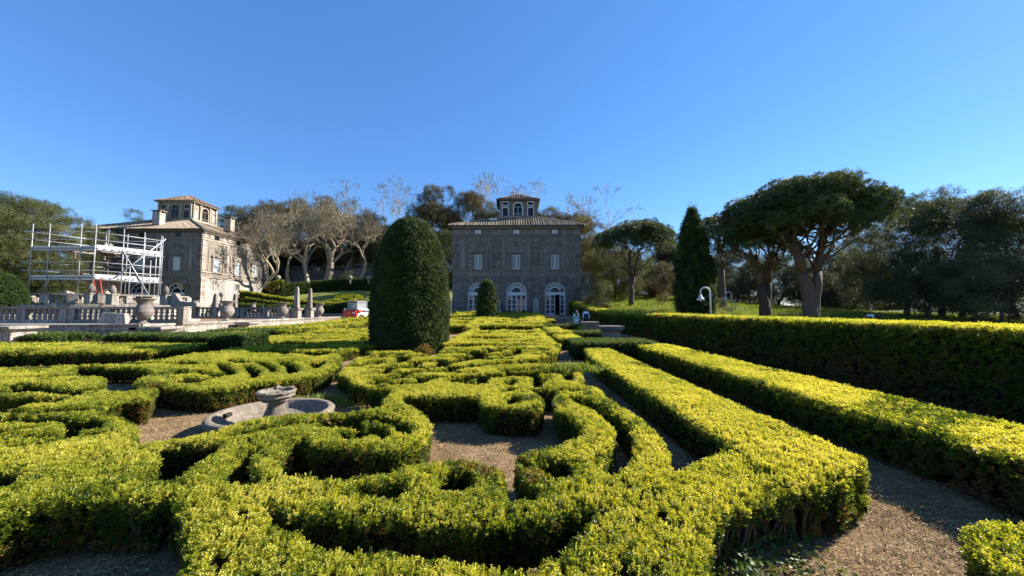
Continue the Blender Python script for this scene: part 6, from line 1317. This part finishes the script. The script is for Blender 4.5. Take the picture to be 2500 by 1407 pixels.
# woods at right, each its own tree
for i,(px,pyb,pyt,wd,D,src,tint,lab,op) in enumerate((
 (1432,745,508,120,74,'olive',.42,'tall brownish evergreen tree behind the right side of the near villa',.0),
 (1500,742,596,160,60,'oak',.62,'sunlit-edged evergreen tree between the villa and the small pine',.0),
 (1590,738,650,130,72,'oak',.3,'dark low tree under the right side of the small stone pine',.0),
 (1655,735,545,110,78,'oak',.35,'dark tree left behind the cypress',.0),
 (1610,733,640,90,66,'olive',.35,'yellowish shrubby tree behind the small stone pine',.1),
 (1800,745,610,150,64,'greyleaf',.5,'grey-green tree behind the smaller lamp',.05),
 (1900,752,600,150,62,'oak',.3,'dark tree behind the spreading pine trunks',.0),
 (1980,755,640,130,56,'greyleaf',.45,'grey-leaved tree low behind the big pine trunks',.05),
 (2070,768,600,170,50,'greyleaf',.5,'silvery low tree just right of the big pine trunks',.1),
 (2215,775,490,230,44,'oak',.42,'open-crowned dark evergreen oak with sky showing between limbs',.35),
 (2350,782,470,240,40,'oak',.48,'tall dark evergreen oak in the middle of the right-hand wood',.2),
 (2480,790,455,230,36,'greyleaf',.42,'tall dark glossy-leaved tree at the right edge of the photo',.12),
 (2295,784,474,190,42,'oak',.45,'dark evergreen oak filling the gap right of the open-crowned one',.3),
 (2270,780,640,260,37,'oak',.35,'low dark spreading tree under the right-hand wood',.0),
 (2440,790,620,250,31,'greyleaf',.35,'low dark glossy tree at the right edge, over the tall hedge',.05),
 (2620,800,440,260,34,'oak',.4,'dark tree just past the right edge of the photo',.1),
 (2130,765,560,150,58,'oak',.25,'dark tree behind the right tip of the big pine crown',.0))):
    broad(px,pyb,pyt,wd,D,lab,src,tint,'evergreen trees of the right-hand wood',60+i,open_=op,spc=.6 if D>45 else .52,low=.05,depth=4 if op>.3 else 3)
# background woods behind lawn
for i in range(9):
    x=14+i*11; y=88+6*math.sin(i*2.1); h=12+3*math.sin(i*3.3); o=empty('evergreen_tree',(x,y,float(gz(x,y))-.5),'far dark evergreen, number of the line closing the lawn','tree','far line of trees closing the lawn'); o['label']=['far dark evergreen behind the small stone pine','far dark evergreen behind the cypress','far dark evergreen behind the spreading pine','far dark evergreen behind the biggest pine trunks','far dark evergreen under the right tip of the biggest crown','far dark evergreen behind the open-crowned oak','far dark evergreen behind the tall oak of the right wood','far dark evergreen behind the trees at the right edge','far dark evergreen beyond the right edge of the photo'][i]
    crown(o,(0,0,h*.42),7.5,4,h*.5,44,2.4,1.0,'oak',.3,seed=200+i); MB().tube([(0,0,-.5),(0,0,h*.5)],[.4,.2],7).build('trunk',M['darkbark'],o)
# left and behind
broad(70,740,484,270,46,'dense round evergreen oak behind the scaffolding at the left edge','oak',.60,seed=90,spc=.5,lobes=70)
broad(-120,740,500,260,44,'dense evergreen oak past the left edge of the photo','oak',.5,seed=91,spc=.6,lobes=50)
broad(140,740,575,120,49,'lower evergreen tree seen through the scaffolding','oak',.55,seed=92,spc=.5,lobes=40)
broad(345,560,514,90,92,'far tree top showing over the left villa roof','oak',.5,seed=93,spc=.8,lobes=20)
for i,(px,pyb,pyt,wd,D,src,tint,lab) in enumerate((
 (570,690,505,110,92,'oak',.42,'dark evergreen behind the right end of the left villa'),
 (655,680,488,130,90,'olive',.3,'brownish evergreen behind the leaning plane trunk'),
 (735,670,480,150,98,'olive',.45,'tall round evergreen behind the forked plane tree'),
 (820,670,484,140,98,'olive',.38,'tall round evergreen between the forked plane and the big yew'),
 (905,670,530,120,88,'olive',.28,'brownish evergreen just left of the big yew'),
 (960,680,560,140,84,'oak',.3,'low dark evergreen behind the big yew'),
 (1060,680,468,140,90,'olive',.38,'tall brownish evergreen right above the big yew'),
 (1150,680,470,140,92,'olive',.45,'tall brownish evergreen behind the left roof of the near villa'),
 (1215,690,500,130,86,'oak',.4,'evergreen behind the near villa, left of its turret'),
 (1335,700,508,150,88,'olive',.42,'evergreen behind the near villa, right of its turret'),
 (1400,720,512,110,84,'olive',.45,'brownish evergreen behind the right roof end of the near villa'),
 (1090,690,560,90,74,'oak',.25,'dark evergreen in the gap between the big yew and the near villa'),
 (640,690,620,90,78,'oak',.25,'low dark evergreen beside the left villa back corner'))):
    broad(px,pyb,pyt,wd,D,lab,src,tint,'evergreen trees on the hill behind',100+i,spc=.75,lobes=62,low=.02)
for i,(px,pyt,D,k) in enumerate(((600,600,104,'left end'),(690,590,102,'left part'),(790,590,103,'middle'),(880,580,101,'right part'),(970,590,104,'right end'))):
    broad(px,660,pyt,190,D,'low dark evergreen, '+k+' of the row behind the terrace wall','oak',.2,'row of low trees behind the terrace wall',150+i,spc=.9,lobes=40)
# bare plane trees
def bare_tree(px,pyb,pyt,D,lab,seed,lean=(0,0),r=.42,depth=6,fork=.28,spread=.72,L0=.30,buds=170,bark='planebark',bt=.5,grp='bare plane trees on the hill'):
    b=P(px,pyb,D); tp=P(px,pyt,D); Ht=tp.z-b.z; root=empty('plane_tree',(b.x,D,b.z),lab,'tree',grp); rr=random.Random(seed); mb=MB(); ends=[];mids=[]
    limb(mb,(0,0,-1.),(lean[0],lean[1],1),Ht*L0,r*.8,depth,rr,spread,.13,.2,ends,.014,(2,4),4,.72,mids)
    o=mb.build('trunk',M[bark],root,smooth=True)
    zmax=max(v[2] for v in mb.v); s=Ht/zmax; o.scale=(s,s,s)
    pk=[e for e in ends]; rr.shuffle(pk); pk=pk[:buds]
    # fine twigs round the branch ends
    mt=MB()
    for e,d in ends[:700]:
        for q in range(3):
            v=(d+Vector((rr.gauss(0,.5),rr.gauss(0,.5),rr.gauss(.1,.4)))).normalized(); L=rr.uniform(.5,1.2); m_=e+v*L*.5+Vector((rr.gauss(0,.08),)*3); mt.tube([e,m_,e+v*L],[.034,.026,.016] if D>84 else [.024,.017,.010],3,False)
    if mt.v: t=mt.build('twigs',M[bark],root); t.scale=(s,s,s); t['kind']='stuff'
    if pk: foliage('buds',[tuple(Vector(e)*s) for e,d in pk],[tuple(d) for e,d in pk],1.35,bt+rng.normal(0,.2,len(pk)),SP['bud'],root,jit=.5)
    return root
bare_tree(752,684,478,71,'forked bare plane tree with pale twisting limbs, left of the big yew',21,(-.45,0),.5,6,spread=.85)
bare_tree(800,676,500,74,'bare plane tree with a thick burled trunk behind the terrace hedge',22,(.1,0),.75,6,spread=.85,L0=.22)
bare_tree(700,690,560,70,'slim crooked bare plane tree against the dark terrace wall',23,(-.15,0),.3,5,spread=.7)
bare_tree(655,712,560,66,'leaning bare plane tree beside the sunlit villa back corner',24,(-.5,0),.42,5,spread=.8)
bare_tree(845,668,500,82,'spreading bare plane tree on the terrace, nearest the big yew',25,(.2,0),.4,6,spread=.9)
bare_tree(905,668,512,86,'wide fine-twigged bare tree directly left of the big yew',26,(-.1,0),.3,6,spread=.95)
bare_tree(985,640,440,92,'tall bare tree rising into the sky above the big yew',27,(-.05,0),.36,6,spread=.65,buds=60)
bare_tree(1165,640,436,96,'tall bare tree behind the near villa, left of its turret',28,(.05,0),.34,6,spread=.6,buds=50)
bare_tree(1340,640,446,94,'tall bare tree behind the near villa, right of its turret',29,(.05,0),.34,6,spread=.7,buds=60)
bare_tree(660,672,492,88,'pale bare tree among the evergreens behind the left villa',30,(.1,0),.36,6,spread=.8)
bare_tree(745,655,450,90,'tallest bare plane tree left of centre, twigs against the sky',31,(.0,0),.4,6,spread=.75,buds=260)
bare_tree(880,672,530,78,'low spreading bare tree with pale twigs on the terrace, right of the burled trunk',41,(.3,0),.34,6,spread=1.,L0=.22)
bare_tree(625,690,520,80,'bare tree with brown twigs just right of the left villa roof',42,(.1,0),.3,6,spread=.9)
bare_tree(1405,700,470,90,'bare brown-twigged tree behind the right roof end of the near villa',43,(.1,0),.3,6,spread=.7,buds=80)
bare_tree(930,650,470,90,'fine bare tree against the sky directly left of the big yew top',44,(.3,0),.3,6,spread=.8,buds=80)
bare_tree(1050,650,462,94,'fine bare tree against the sky just right of the big yew top',45,(.2,0),.3,6,spread=.8,buds=80)
plainbush(850,688,664,34,72,'small leafy shrub on top of the curved dark hedge','oak',.6,31,spc=.4,lobes=12)
for px,D in ((679,66),(855,70),(900,70),(910,69)):
    p=P(px,682,D); o=MB().lathe([(.1,-1),(.14,-.3),(.12,-.05),(.3,.05),(.42,.3),(.36,.55),(.15,.7),(.01,.72)],12).build('stone_ball',M['pool'],None,smooth=True,loc=p); tag(o,{679:'pale stone ball on a post beside the stepped hedge clump',855:'pale stone ball by the small shrub on the curved hedge',900:'left one of two small pale stone balls near the big yew',910:'right one of two small pale stone balls near the big yew'}[px],'stone ball')
# tall fence posts at left side of villa gap
p=P(1101,768,40); o=empty('net_post',(p.x,40,float(gz(p.x,40))),'thin pale metal post standing right beside the big yew','post'); q=P(1101,722,40); MB().tube([(0,0,0),(0,0,q.z-float(gz(p.x,40)))],.03,6).box((0,0,q.z-float(gz(p.x,40))),(.12,.12,.03)).build('shaft',M['steel'],o)
